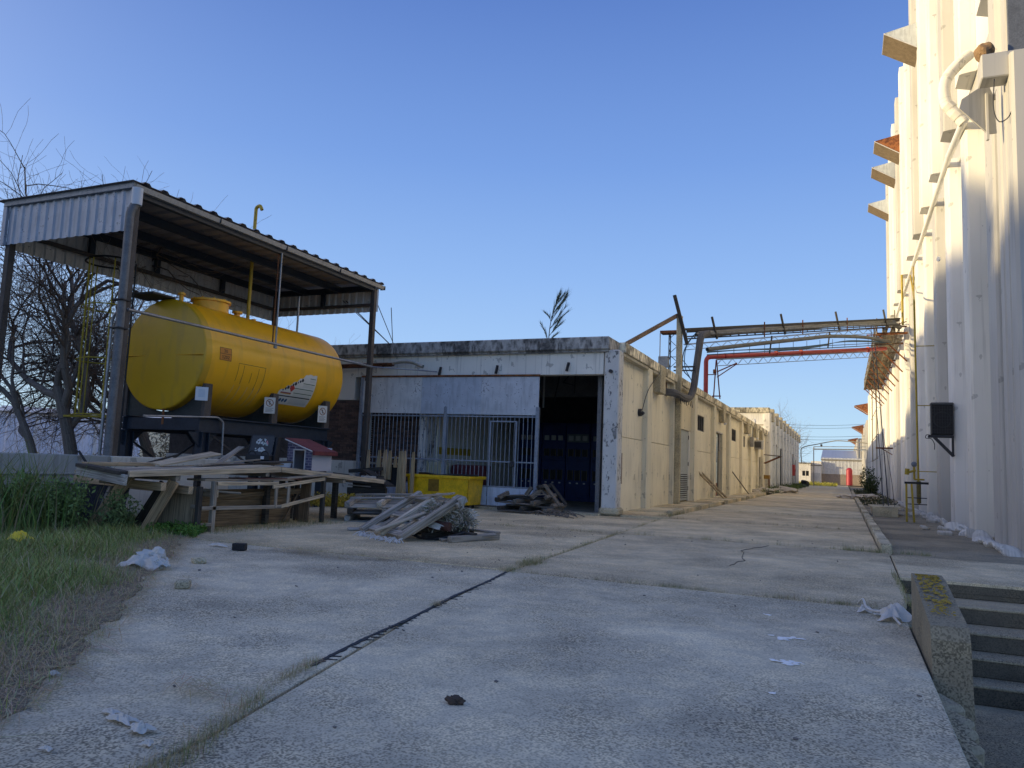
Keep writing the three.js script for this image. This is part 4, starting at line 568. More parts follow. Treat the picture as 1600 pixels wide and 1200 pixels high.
// ---------------------------------------------------------------- canopy over the tank
{
  const c = thing('tank_canopy', 'open steel canopy with corrugated zinc fascia above the yellow tank', 'canopy', [-14.65, 0, -14.6]); const o = V(14.65, 0, 14.6);
  const B = (x0, x1, y0, y1, z0, z1, b) => put(wbox(x0, x1, y0, y1, z0, z1, b), o.x, 0, o.z);
  const x0 = -16.45, x1 = -12.8, z0 = -10.4, z1 = -18.8;
  for (const [x, z, h] of [[x0, z0, 5.6], [x1, z0, 6.3], [x1, z1, 6.3], [x0, z1, 6.3]]) part(c, 'post', B(x - .07, x + .07, -.1, h, z - .07, z + .07, .008), MT.brownIron);
  part(c, 'beam', [B(x1 - .06, x1 + .06, 6.22, 6.38, z1, z0)], MT.ironBlue); for (const x of [x0, -15.3, -14.05]) part(c, 'beam', B(x - .06, x + .06, 6.24, 6.42, z1, z0), MT.ironBlue); part(c, 'beam', B(x0, x1, 6.24, 6.4, z1 - .06, z1 + .06), MT.ironBlue); part(c, 'beam', B(x0, x1, 6.26, 6.4, z0 - .06, z0 + .02), MT.ironBlue);
  const roof = ribbed(8.9, 4.1, .45, .05); roof.rotateX(-PI / 2); roof.rotateY(PI / 2); roof.translate(x0 - .1 + 0, 6.46, z0 + .25); // ribs upward
  { const q = roof; q.computeBoundingBox(); const b = q.boundingBox; q.translate(-14.68 - (b.min.x + b.max.x) / 2, 6.47 - b.min.y, -14.62 - (b.min.z + b.max.z) / 2); } part(c, 'roof_sheet', put(roof, o.x, 0, o.z), tint(MT.sheet, .55, .5, .48, { metalness: .1 }));
  const fas = (w, h, ry, x, y, z, m, name = 'fascia_sheet') => part(c, name, put(put(ribbed(w, h, .25, .03), 0, 0, 0, 0, ry), x + o.x, y, z + o.z), m);
  fas(3.75, .83, 0, x0 - .03, 5.52, z0 + .075, tint(MT.zinc, .80, .84, .90)); fas(8.4, .95, -PI / 2, x0 - .11, 5.47, z1, tint(MT.zinc, 1.15, 1.12, 1.05)); fas(3.75, .72, 0, x0, 5.62, z1 - .1, MT.zinc);  // near sheet tinted grey-blue: its shade is put into the zinc colour
  part(c, 'fascia_trim', [B(x0 - .12, x1 + .1, 6.35, 6.49, z0 + .08, z0 + .16)], tint(MT.sheet, .45, .5, .55)); part(c, 'fascia_trim', B(x0 - .14, x0 - .02, 5.5, 6.36, z0 + .085, z0 + .15), tint(MT.sheet, .6, .66, .75));
  const rail = (y) => [B(x0 - .03, x0 + .04, y, y + .09, z1, z0), B(x0, x1, y, y + .08, z1 - .04, z1 + .03)]; part(c, 'girt', rail(5.78), MT.brownIron); for (const z of [-12.3, -14.2, -16.5]) part(c, 'fascia_stud', B(x0 - .04, x0 + .05, 5.85, 6.4, z - .07, z + .07), MT.ironBlue); part(c, 'fascia_stud', B(-14.7, -14.58, 5.8, 6.4, z1 - .04, z1 + .05), MT.ironBlue);
  // gutter and downpipe
  const gut = prism([[0, 0], [.13, 0], [.13, .01], [.01, .01], [.01, .09], [0, .09]], 0, 1); // profile x/z, extruded in y -> rotate so that it runs along z
  { const s = new THREE.Shape([[0, .0], [.03, -.1], [.12, -.1], [.15, .0], [.135, .0], [.11, -.085], [.04, -.085], [.015, 0]].map(p => new THREE.Vector2(...p))); for (let k = 0; k < 4; k++) { const g = new THREE.ExtrudeGeometry(s, { depth: 2.2, bevelEnabled: false }); g.translate(x1 + .03, 6.43 - .003 * k, z1 - .3 + k * 2.21); part(c, 'gutter', put(uvBox(g), o.x, 0, o.z), tint(MT.sheet, .72, .68, .6, { metalness: .1 })); part(c, 'gutter_clip', B(x1 + .02, x1 + .19, 6.32, 6.44, z1 - .3 + k * 2.21 - .012, z1 - .3 + k * 2.21 + .012), MT.iron); } }
  part(c, 'downpipe', put(pipe([V(x1 + .11, 6.34, z0 + .06), V(x1 + .11, 6.1, z0 + .06), V(x1 + .06, 5.85, z0 + .14), V(x1 + .06, 1.05, z0 + .14)], .08, .08, 14), o.x, 0, o.z), MT.pvcGrey); part(c, 'pipe_joint', put(cyl(V(x1 + .11, 6.02, z0 + .06), V(x1 + .11, 6.36, z0 + .06), .105, .105, 14), o.x, 0, o.z), tint(MT.plastic, .6, .62, .64)); part(c, 'pipe_strap', [B(x1 - .09, x1 + .17, 3.55, 3.58, z0 + .02, z0 + .25), B(x1 - .09, x1 + .17, 4.1, 4.13, z0 + .02, z0 + .25)], MT.iron);
  part(c, 'spray_pipe', put(mg([cyl(V(x1 + .07, 3.96, z0), V(x1 + .07, 3.96, z1), .032, .032, 8), cyl(V(x1 + .07, 3.96, z1), V(-11.2, 3.95, -20.0), .02, .02, 6), cyl(V(x1 + .05, 6.25, -14.65), V(x1 + .05, 3.9, -14.65), .022, .022, 8), cyl(V(x1 + .05, 3.86, -14.65), V(x1 + .05, 3.96, -14.65), .045, .045, 8)]), o.x, 0, o.z), tint(MT.galv, .36, .37, .39)); part(c, 'hanger_rod', put(cyl(V(x1 - .02, 6.25, -14.62), V(x1 - .02, 3.98, -14.62), .018), o.x, 0, o.z), MT.rust);
  part(c, 'earth_conduit', put(pipe([V(x1 - .2, 1.1, z0 + .1), V(x1 - .2, 3.8, z0 + .1), V(x1 - .02, 3.97, z0 + .08), V(x1 + .05, 3.97, z0)], .03, .1), o.x, 0, o.z), MT.galv);
  part(c, 'guy_wire', put(mg([cyl(V(-12.85, 6.2, z1), V(-15.0, 4.9, -24), .012, .012, 4), cyl(V(-13.9, 6.0, z1), V(-13.2, 4.86, -20.6), .012, .012, 4), cyl(V(-13.8, 6.0, z1), V(-12.9, 4.7, -20.3), .016, .016, 4), cyl(V(-12.3, 5.75, -19.0), V(-13.0, 4.8, -20.3), .012, .012, 4)]), o.x, 0, o.z), MT.iron);
}
// ---------------------------------------------------------------- the yellow tank
{
  const cx = -14.25, cy = 3.46, r = 1.28, zn = -12.62, zf = -17.9; const t = thing('fuel_tank', 'large yellow horizontal fuel tank on a dark steel stand', 'tank', [cx, cy, (zn + zf) / 2]); const zm = (zn + zf) / 2;
  const sh = [[r, 0], [r, -.9]]; const L = zn - zf;
  const shell = fin(new THREE.CylinderGeometry(r, r, L - .5, 72, 1, true)); { const uv = shell.attributes.uv; for (let i = 0; i < uv.count; i++) uv.setXY(i, uv.getY(i) * (L - .5), uv.getX(i) * 2 * PI * r); } shell.rotateX(PI / 2); shell.translate(0, 0, .25 - .25); 
  part(t, 'shell', shell, MT.tank);
  const cap = (pts, zc, dir) => { const g = fin(new THREE.LatheGeometry(pts.map(([a, b]) => new THREE.Vector2(a, b)), 72)); const q = g.attributes.position, uv = g.attributes.uv; for (let i = 0; i < q.count; i++) uv.setXY(i, q.getX(i), q.getZ(i)); g.rotateX(dir * PI / 2); g.translate(0, 0, zc); return g; };
  const hl = (L - .5) / 2; const dish = []; for (let k = 0; k <= 12; k++) { const a = k / 12; dish.push([Math.max(.001, 1.235 * a), .27 - .07 * a * a]); } for (let k = 1; k <= 6; k++) { const a = k / 6 * PI / 2; dish.push([1.235 + .045 * Math.sin(a), .155 + .045 * Math.cos(a)]); } dish.push([r, 0]); const dishF = []; for (let k = 0; k <= 12; k++) { const a = k / 12; dishF.push([Math.max(.001, 1.20 * Math.sin(a * PI / 2)), .33 - .17 * (1 - Math.cos(a * PI / 2))]); } for (let k = 1; k <= 5; k++) { const a = k / 5 * PI / 2; dishF.push([1.2 + .08 * Math.sin(a), .08 + .08 * Math.cos(a)]); } dishF.push([r, 0]);
  part(t, 'near_end', cap(dish, hl, 1), tint(MT.tank, .72, .80, 1.2)); part(t, 'far_end', cap(dishF, -hl, -1), MT.tank);  // near end tinted darker: its shade, with some dirt, put into the paint
  part(t, 'weld_seam', [wbox(-1.22, 1.22, -.045, -.033, hl + .18, hl + .262)], tint(MT.tank, .9, .9, .9));
  const man = part(t, 'manhole', cyl(V(.05, 1.2, hl - 1.05), V(.05, 1.44, hl - 1.05), .42, .42, 24), MT.tank); part(man, 'manhole_cover', [cyl(V(.05, 1.44, hl - 1.05), V(.05, 1.49, hl - 1.05), .47, .47, 24), ...[...Array(10)].map((_, k) => cyl(V(.05 + .43 * Math.cos(k * .628), 1.48, hl - 1.05 + .43 * Math.sin(k * .628)), V(.05 + .43 * Math.cos(k * .628), 1.52, hl - 1.05 + .43 * Math.sin(k * .628)), .02, .02, 6))], MT.tank);
  part(t, 'nozzle', [cyl(V(.05, 1.2, hl - 1.95), V(.05, 1.4, hl - 1.95), .07), cyl(V(.05, 1.36, hl - 1.95), V(.05, 1.41, hl - 1.95), .13)], MT.tank); part(t, 'nozzle', [cyl(V(-.1, 1.2, hl - .28), V(-.1, 1.55, hl - .28), .05), cyl(V(-.1, 1.48, hl - .28), V(-.1, 1.52, hl - .28), .09)], MT.tank); part(t, 'nozzle', cyl(V(.0, 1.2, hl - 2.6), V(.0, 1.34, hl - 2.6), .06), MT.tank);
  part(t, 'vent_pipe', pipe([V(.05, 1.2, -15.2 - zm), V(.05, 4.28, -15.2 - zm), V(.18, 4.33, -15.2 - zm), V(.25, 4.2, -15.2 - zm)], .045, .06, 10), MT.yellowPaint); part(t, 'top_pipe', cyl(V(.1, 1.2, -17.1 - zm), V(.1, 2.3, -17.1 - zm), .03), MT.galv);
  // ladder platform plate above the near end
  part(t, 'walkway_plate', wbox(-.75, .15, 1.28, 1.33, hl + .1, hl + .75, .01), MT.iron);
  // print on the shell follows its curve
  const patch = (z0, z1, y0, y1, topFn, rad, n = 24) => { const P = [], U = []; const th = (y) => Math.asin(Math.max(-1, Math.min(1, y / r))); const pt = (u, v) => { const z = mix(z0, z1, u), yt = topFn ? topFn(u) : 1, yy = mix(y0, mix(y0, y1, yt), v) - cy, a = th(yy); return [rad * Math.cos(a), rad * Math.sin(a), z - zm, u, v * yt]; }; for (let i = 0; i < n; i++) for (let j = 0; j < 10; j++) { const a = pt(i / n, j / 10), b = pt((i + 1) / n, j / 10), c = pt((i + 1) / n, (j + 1) / 10), d = pt(i / n, (j + 1) / 10); for (const k of [a, b, c, a, c, d]) { P.push(k[0], k[1], k[2]); U.push(k[3], k[4]); } } const g = new THREE.BufferGeometry(); g.setAttribute('position', new THREE.Float32BufferAttribute(P, 3)); g.setAttribute('uv', new THREE.Float32BufferAttribute(U, 2)); g.computeVertexNormals(); return g; };
  const canvas = canvasMat;
  part(t, 'number_plate', patch(-13.1, -13.46, 3.37, 3.66, null, r + .006, 4), canvas(256, 220, (k, w, h) => { k.fillStyle = '#c07f2c'; k.fillRect(0, 0, w, h); k.strokeStyle = '#3a2410'; k.lineWidth = 8; k.strokeRect(4, 4, w - 8, h - 8); k.beginPath(); k.moveTo(0, h * .48); k.lineTo(w, h * .48); k.stroke(); k.fillStyle = '#4a3018'; k.font = 'bold 78px sans-serif'; k.textAlign = 'center'; k.fillText('30', w / 2, 84); k.fillText('1202', w / 2, 192); }), 'orange hazard plate reading 30 over 1202');
  const torn = (u) => { const v = u < .1 ? .36 + u : u < .62 ? .46 + (u - .1) * .85 : u < .72 ? .9 + (u - .62) : 1; return Math.min(1, v + .03 * Math.sin(u * 41)); };
  part(t, 'torn_sticker', patch(-15.3, -16.62, 2.58, 3.42, torn, r + .005, 30), canvas(512, 326, (k, w, h) => {
    k.fillStyle = '#c9cbc6'; k.fillRect(0, 0, w, h); k.fillStyle = '#2b3330'; const line = (y, x0, x1, c, t = 6) => { k.fillStyle = c; k.fillRect(x0 * w, y * h, (x1 - x0) * w, t); };
    for (const [y, x0] of [[.12, .8], [.30, .62], [.48, .42], [.62, .42]]) { line(y, x0, .97, '#3c5a45', 7); for (let q = 1; q < 4; q++) line(y + .03 * q + .02, x0, .95, '#8f948f', 2); }
    line(.74, .04, .98, '#2a2c30', 10); k.fillStyle = '#b03a35'; k.beginPath(); k.moveTo(w * .34, h * .38); k.lineTo(w * .42, h * .50); k.lineTo(w * .34, h * .62); k.lineTo(w * .26, h * .50); k.fill(); k.fillStyle = '#26292c'; for (let q = 0; q < 9; q++) { k.beginPath(); k.arc(w * (.10 + q * .06), h * (.58 - q * .045), 9 + (q % 3) * 4, 0, 7); k.fill(); } line(.64, .06, .36, '#7a3050', 10); line(.67, .06, .36, '#b98c3a', 8);
    k.fillStyle = '#2a527c'; for (let q = 0; q < 4; q++) { k.beginPath(); k.arc(w * (.07 + q * .085), h * .88, 17, 0, 7); k.fill(); } for (let q = 0; q < 6; q++) line(.80 + q * .03, .42, .95, '#9aa0a0', 3);
  }), 'torn white hazard information sticker');
  // thin scratched outline and drips
  const lines = [[-13.72, -13.78, 2.95, 3.37], [-13.9, -13.95, 2.9, 3.34], [-14.18, -14.22, 2.95, 3.2], [-14.4, -14.44, 2.8, 3.32], [-14.62, -14.66, 2.75, 3.37]]; part(t, 'outline_mark', lines.map(([z0, z1, y0, y1]) => patch(z0, z0 - .012, y0, y1, null, r + .003, 1)).concat([patch(-13.72, -14.64, 3.362, 3.372, null, r + .003, 14)]), plain(.12, .08, .03)); part(t, 'drip_mark', [-13.75, -13.95, -14.2, -14.42, -14.6].map(z => patch(z, z - .014, 2.42, 2.86, null, r + .003, 1)), plain(.55, .42, .25));
  // the stand
  const s = thing('tank_stand', 'dark blue steel stand with curved saddles carrying the yellow tank', 'stand', [cx, 0, zm]); const B = (x0, x1, y0, y1, z0, z1) => put(wbox(x0, x1, y0, y1, z0, z1, .006), -cx, 0, -zm);
  const xr = -13.08, xl = -15.42; const zs = [-12.9, -15.1, -17.2];
  for (const x of [xr, xl]) { part(s, 'long_beam', [B(x - .09, x + .09, 1.70, 1.73, -17.35, -12.75), B(x - .09, x + .09, 2.02, 2.05, -17.35, -12.75), B(x - .012, x + .012, 1.73, 2.02, -17.35, -12.75)], MT.ironBlue); for (const z of zs) { part(s, 'leg', [B(x - .1, x + .1, -.1, 1.7, z - .11, z - .09), B(x - .1, x + .1, -.1, 1.7, z + .09, z + .11), B(x - .015, x + .015, -.1, 1.7, z - .09, z + .09)], MT.ironBlue); part(s, 'knee_plate', [put(put(sheet([[0, 0], [.34, .34], [0, .34]], [], .03), 0, 0, 0, 0, -PI / 2), x - cx, 1.36, z + .11 - zm), put(put(sheet([[0, 0], [.34, .34], [0, .34]], [], .03), 0, 0, 0, 0, PI / 2), x - cx, 1.36, z - .11 - zm)], MT.ironBlue); } }
  for (const z of zs) { const P = [[-1.2, 0], [1.2, 0], [1.2, .72]]; for (let k = 0; k <= 20; k++) { const a = -.56 - k / 20 * (PI - 1.12); P.push([(r + .02) * Math.cos(a), cy - 2.05 + (r + .02) * Math.sin(a)]); } P.push([-1.2, .72]); part(s, 'saddle', put(sheet(P, [], .03), 0, 2.05, z - zm + .05), tint(MT.ironBlue, .035, .045, .045)); for (const xx of [xr, xl - .08]) part(s, 'saddle_flange', B(xx - .01, xx + .09, 2.05, 2.79, z - .09, z + .11), MT.brownIron); part(s, 'cross_beam', B(xl, xr, 1.74, 2.01, z - .05, z + .05), MT.ironBlue); }
  part(s, 'brace', [[-13.0, .95, -15.0, 1.7], [-13.05, 1.7, -15.0, .7], [-15.2, .7, -17.1, 1.65], [-15.2, 1.6, -17.1, .6]].map(([a, y0, b, y1]) => put(plank(V(xr, y0, a), V(xr, y1, b), .05, .03), -cx, 0, -zm)).concat([[-13.0, 1.5, -15.0, .3], [-13.0, .3, -15.0, 1.5]].map(([a, y0, b, y1]) => put(plank(V(xl, y0, a), V(xl, y1, b), .05, .03), -cx, 0, -zm))), MT.iron);
  const sgn = (z, y0, y1, fn, lab, tilt) => part(s, 'sign', put(put(fin(new THREE.BoxGeometry(.26, y1 - y0, .012)), 0, 0, 0, 0, tilt), xr + .06 - cx, (y0 + y1) / 2, z - zm + .14), canvas(128, 192, fn), lab);
  const proh = (k, w, h) => { k.fillStyle = '#cfccc2'; k.fillRect(0, 0, w, h); k.strokeStyle = '#8a5a30'; k.lineWidth = 9; k.beginPath(); k.arc(w / 2, 66, 40, 0, 7); k.stroke(); k.beginPath(); k.moveTo(w / 2 - 28, 38); k.lineTo(w / 2 + 28, 94); k.stroke(); k.fillStyle = '#55504a'; k.fillRect(w / 2 - 6, 42, 12, 46); k.fillStyle = '#8a877f'; for (let q = 0; q < 4; q++) k.fillRect(18, 124 + q * 15, w - 36 - (q % 2) * 16, 7); };
  sgn(-12.85, 2.40, 2.70, (k, w, h) => { k.fillStyle = '#d5d8da'; k.fillRect(0, 0, w, h); k.fillStyle = '#9fb4c6'; for (let q = 0; q < 7; q++) k.fillRect(30, 40 + q * 16, 66, 6); }, 'white paper notice on the first saddle', .75); sgn(-15.05, 2.28, 2.68, proh, 'prohibition sign on the middle saddle', .75); sgn(-17.15, 2.2, 2.65, proh, 'prohibition sign on the far saddle', 1.1);
  part(s, 'small_conduit', put(pipe([V(-12.98, 1.95, -11.2), V(-12.98, 2.06, -13.2), V(-12.98, 1.96, -13.38), V(-12.98, .9, -13.42)], .022, .06), -cx, 0, -zm), MT.galv); part(s, 'drain', [put(cyl(V(-14.0, 2.2, -12.6), V(-14.0, 1.85, -12.6), .025), -cx, 0, -zm)], MT.rust);
  // ladder with cage
  const l = thing('cage_ladder', 'yellow and black caged ladder at the near end of the tank', 'ladder', [-15.2, 0, -12.0]); const ly = tint(MT.grit, .42, .33, .04); for (const x of [.36, .62]) part(l, 'stile', cyl(V(x, .0, 0), V(x + .03, 5.4, 0), .022, .022, 6), MT.black); for (let y = .3; y < 5.3; y += .3) part(l, 'rung', cyl(V(.36, y, 0), V(.64, y, 0), .012, .012, 5), MT.black);
  for (const y of [1.97, 3.2, 4.4, 5.45]) part(l, 'cage_hoop', tube([V(.62, y, 0), V(.55, y + .01, .42), V(.1, y + .02, .6), V(-.45, y, .42), V(-.6, y, .0), V(-.35, y, -.35)], y > 5 ? .022 : .014, 6, 24), y > 5 ? MT.black : ly); for (const [x, z] of [[-.6, 0], [-.52, .25], [-.1, .58], [.05, .6], [.5, .42]]) part(l, 'cage_bar', cyl(V(x, 1.97, z), V(x, 5.45, z), .015, .015, 6), ly); part(l, 'cage_floor', wbox(-.65, .65, 1.92, 1.97, .36, .44), ly);
}
// low containment wall and its far part, paler with light put into its colour
{
  const w = thing('bund_wall', 'low blue grey rendered wall behind the tall weeds', 'wall', [-12.6, 0, -9]); const bm = tint(MT.cream, .40, .45, .50); part(w, 'wall', wbox(-.1, .1, -.13, 1.13, -1.15, 9, .015), bm); part(w, 'wall', wbox(-.1, .1, -.13, 1.125, -4.2, -1.17, .015), tint(MT.cream, .7, .72, .72)); part(w, 'ledge', wbox(.09, .14, .78, .81, -1.2, 9), bm);
  single('leaning_bar', 'thin dark bar leaning against the blue wall beside the deck', 'bar', plank(V(-12.3, .7, -9.75), V(-12.46, 1.2, -9.45), .04, .03), MT.iron);
}
// ---------------------------------------------------------------- timber deck and the things on and under it
const woods = [MT.woodGrey, tint(MT.wood, .74, .66, .54), tint(MT.wood, .6, .54, .47), tint(MT.wood, .52, .49, .47), tint(MT.wood, .88, .78, .62)];
const wd = (k) => woods[Math.abs(k) % woods.length];
{
  const d = thing('timber_deck', 'sagging platform of weathered planks standing in front of the tank', 'platform', [-10.2, 0, -11.2]); const P = (a, b, h, w, roll) => plank(V(a[0] + 10.2, a[1], a[2] + 11.2), V(b[0] + 10.2, b[1], b[2] + 11.2), h, w, roll);
  const rd = rng(14);
  for (let k = 0; k < 8; k++) { const x = -9.48 - k * .205, e = rd() * .12; if (k < 6) part(d, 'plank', P([x, .90 + (k ? (rd() - .5) * .02 : 0), -7.92 - e], [x + .02, 1.04 + (rd() - .5) * .02, -11.12], .055, .19, (rd() - .5) * .06), wd(k * 3 + 1)); part(d, 'plank', P([x + .01, 1.035 + (rd() - .5) * .02, -11.16], [x - (k > 3 ? .1 : .02), .80 + (rd() - .5) * .05, -13.9 - rd() * .7 - (k < 2 ? .5 : 0)], .055, .19, (rd() - .5) * .08), wd(k * 2)); }
  part(d, 'edge_board', P([-9.37, .905, -7.92], [-9.37, 1.0, -11.14], .085, .035), MT.woodPale); part(d, 'edge_board', P([-9.37, 1.0, -11.16], [-9.38, .77, -14.58], .085, .035), MT.woodPale);
  for (const [z, y] of [[-8.55, .72], [-9.08, .66], [-9.62, .60]]) part(d, 'joist', P([-11.4, y + .04, z - .1], [-9.36, y, z], .12, .095), [MT.woodTan, MT.woodPale, MT.woodGrey][Math.round(-z) % 3]);
  for (const [z, y] of [[-8.9, .86], [-10.9, .93], [-12.0, .92], [-13.2, .80]]) part(d, 'joist', P([-11.3, y, z], [-9.40, y, z + .05], .11, .09), MT.woodGrey);
  part(d, 'front_board', P([-10.5, .93, -7.98], [-9.34, .82, -7.86], .15, .05), MT.woodBlue); part(d, 'front_board', P([-10.45, 1.0, -8.0], [-9.42, .92, -7.9], .05, .2), MT.woodDark); part(d, 'lower_board', P([-10.3, .76, -8.2], [-9.3, .60, -10.1], .04, .05), MT.woodGrey);
  part(d, 'post', P([-10.08, .86, -8.55], [-10.55, -.12, -8.2], .17, .07), MT.woodTan); part(d, 'post', P([-9.48, .80, -8.85], [-9.98, -.1, -8.75], .16, .07), MT.woodTan); part(d, 'post', P([-10.5, .9, -8.7], [-10.75, -.1, -8.5], .12, .05), MT.woodBlue); part(d, 'post', P([-9.75, .72, -8.95], [-10.3, -.1, -8.9], .26, .05), MT.woodDark);
  for (const [x, z] of [[-11.2, -8.9], [-11.2, -11], [-11.2, -13.4], [-9.7, -11.2], [-9.8, -13.4], [-10.3, -12.6]]) part(d, 'post', wbox(x - .05 + 10.2, x + .05 + 10.2, -.13, .86 - (z < -13 ? .08 : 0), z - .05 + 11.2, z + .05 + 11.2), MT.woodDark);
  const L = (lab, a, b, h, w, m, roll) => single('loose_board', lab, 'board', plank(V(...a), V(...b), h, w, roll ?? .05), m, undefined);
  L('pale wedge-shaped board tilted up on the deck, highest of the loose boards', [-10.5, 1.03, -9.4], [-10.35, 1.25, -10.55], .03, .3, MT.woodPale, .12); L('grey board lying in front of the tilted pale board on the deck', [-10.0, 1.04, -9.8], [-10.0, 1.16, -11.2], .03, .22, MT.woodGrey, -.1); L('dark broken board at the middle of the deck', [-9.9, 1.10, -10.9], [-10.15, 1.14, -12.3], .03, .18, MT.woodDark); L('short pale board laid across the far left corner of the deck', [-11.2, 1.0, -8.6], [-10.9, 1.02, -9.7], .06, .13, MT.woodTan); L('thin dark batten leaning at the deck back edge', [-11.2, .98, -9.6], [-11.3, 1.2, -10.6], .03, .04, MT.woodDark); L('grey board pointing up behind the deck beside the bent conduit', [-11.0, 1.02, -11.2], [-11.3, 1.4, -12.2], .03, .13, MT.woodGrey); L('short dark offcut on the drooping far end of the deck', [-9.7, .93, -13.2], [-9.65, .90, -13.6], .05, .1, MT.woodDark); L('brown broken board under the tilted pale board', [-10.3, 1.05, -10.4], [-10.0, 1.09, -11.9], .025, .16, tint(MT.wood, .3, .24, .18)); L('short bluish offcut at the tip of the drooping deck', [-9.55, .87, -14.0], [-9.5, .86, -14.4], .05, .09, MT.woodBlue);
  single('plywood_sheet', 'upright brown plywood sheet under the near end of the deck', 'plywood', plank(V(-10.0, .36, -9.05), V(-9.42, .34, -9.25), .70, .02, 0), tint(MT.ply, .46, .38, .27)); single('brown_board_wall', 'long brown board closing the space under the work frame', 'board', [plank(V(-9.85, .24, -9.6), V(-9.8, .24, -12.0), .52, .03), plank(V(-9.95, .56, -9.6), V(-9.95, .56, -12.6), .14, .03), plank(V(-9.75, .5, -9.6), V(-9.7, .6, -12.4), .09, .02)], MT.ply); single('brown_post_board', 'wide upright brown board at the far legs of the work frame', 'board', [plank(V(-9.6, 0, -12.15), V(-9.6, .8, -12.2), .05, .22), plank(V(-9.75, .0, -11.75), V(-9.6, .55, -11.95), .03, .05)], tint(MT.wood, .30, .22, .15));
  const cp = single('corrugated_panel', 'dark purple grey corrugated panel under the left end of the deck', 'panel', put(ribbed(1.5, .95, .06, .012), -11.75, -.1, -8.75, -.18, -.12), tint(MT.grit, .10, .095, .115)); single('bent_dark_sheet', 'bent dark sheet behind the weeds at the deck corner', 'sheet', put(sheet([[0, 0], [.5, 0], [.75, .75], [.35, .9], [.1, .5]], [], .01), -11.9, -.1, -8.3, -.2, .1), tint(MT.wood, .2, .18, .16));
  // work frame with shelves
  const t = thing('work_frame', 'long grey timber frame with sagging rails beside the deck', 'table frame', [-9.3, 0, -10.9]); const T = (a, b, h, w) => plank(V(a[0] + 9.3, a[1], a[2] + 10.9), V(b[0] + 9.3, b[1], b[2] + 10.9), h, w);
  for (const [x, z, h, m] of [[-9.3, -9.2, .72, MT.woodDark], [-9.3, -9.5, .80, MT.woodGrey], [-9.3, -12.33, .88, MT.woodDark], [-9.9, -9.3, .72, MT.woodDark], [-9.9, -12.3, .86, MT.woodDark], [-9.62, -9.42, .7, MT.woodTan]]) part(t, 'leg', T([x, -.06, z], [x, h, z], .075, .075), m);
  part(t, 'top_rail', T([-9.28, .765, -9.5], [-9.28, .76, -11.0], .06, .035), MT.woodPale); part(t, 'top_rail', T([-9.27, .70, -10.85], [-9.28, .84, -12.33], .065, .035), MT.woodPale); part(t, 'lower_rail', T([-9.28, .38, -9.2], [-9.28, .345, -11.2], .06, .035), MT.woodGrey); part(t, 'lower_rail', T([-9.27, .35, -11.1], [-9.28, .52, -12.33], .06, .035), MT.woodPale); part(t, 'lower_rail', T([-9.28, .12, -9.2], [-9.28, .12, -9.5], .05, .03), MT.woodGrey); for (const z of [-10.95, -11.28]) part(t, 'upright', T([-9.27, .33, z], [-9.27, .72, z], .06, .03), MT.woodGrey); part(t, 'top_board', T([-9.5, .82, -9.3], [-9.45, .82, -11.4], .03, .4), tint(MT.wood, .4, .35, .28)); part(t, 'top_board', T([-9.45, .85, -11.2], [-9.45, .92, -12.5], .03, .4), MT.woodGrey); part(t, 'red_strip', T([-9.50, .84, -10.2], [-9.44, .84, -11.6], .02, .4), tint(MT.wood, .22, .10, .08)); part(t, 'red_stripe', wbox(.0 - .285, .0 - .27, .18, .42, 1.44, 1.52), tint(MT.red, .3, .06, .05)); part(t, 'cross_rail', T([-9.9, .4, -9.3], [-9.3, .4, -9.2], .06, .03), MT.woodGrey);
}
{ // toy playhouse
  const h = thing('playhouse', 'toy playhouse with brick print front and dark red roof on the deck', 'playhouse', [-10.52, .96, -13.35]); const br = canvasMat(128, 128, (k, w, hh) => { k.fillStyle = '#7f808c'; k.fillRect(0, 0, w, hh); const r = rng(5); for (let y = 0; y < 12; y++) for (let x = -1; x < 5; x++) { const q = 58 + r() * 30; k.fillStyle = `rgb(${q},${q * .98},${q + 26})`; k.fillRect(x * 29 + (y % 2) * 14 + 2, y * 10.7 + 1, 25, 8); } });
  const f = sheet([[-.34, 0], [.30, 0], [.30, .44], [-.34, .64]], [[-.16, .02, .12, .42]], .02); { const uv = f.attributes.uv; for (let i = 0; i < uv.count; i++) uv.setXY(i, uv.getX(i) * 1.5, uv.getY(i) * 1.5); } br.map.wrapS = br.map.wrapT = THREE.RepeatWrapping; f.translate(0, 0, .26); part(h, 'front_wall', f, br); const wm = plain(.46, .46, .50); part(h, 'side_wall', [wbox(.28, .30, 0, .44, -.42, .24), wbox(-.34, -.32, 0, .62, -.42, .24), wbox(-.34, .3, 0, .5, -.43, -.41), wbox(-.32, .28, 0, .02, -.42, .24)], wm); part(h, 'door_frame', [wbox(-.18, -.155, 0, .44, .24, .275), wbox(.115, .14, 0, .44, .24, .275), wbox(-.18, .14, .42, .445, .24, .276)], plain(.62, .6, .55)); part(h, 'inner_print', wbox(-.3, .26, .02, .4, -.38, -.37), plain(.34, .30, .24)); const roof = part(h, 'roof', [plank(V(-.37, .67, -.08), V(.40, .41, -.08), .025, .80), wbox(.36, .42, .33, .42, -.48, .32, .01)], tint(MT.grit, .20, .045, .045)); part(roof, 'roof_trim', plank(V(-.37, .65, .325), V(.36, .41, .325), .025, .012), plain(.6, .58, .55));
}
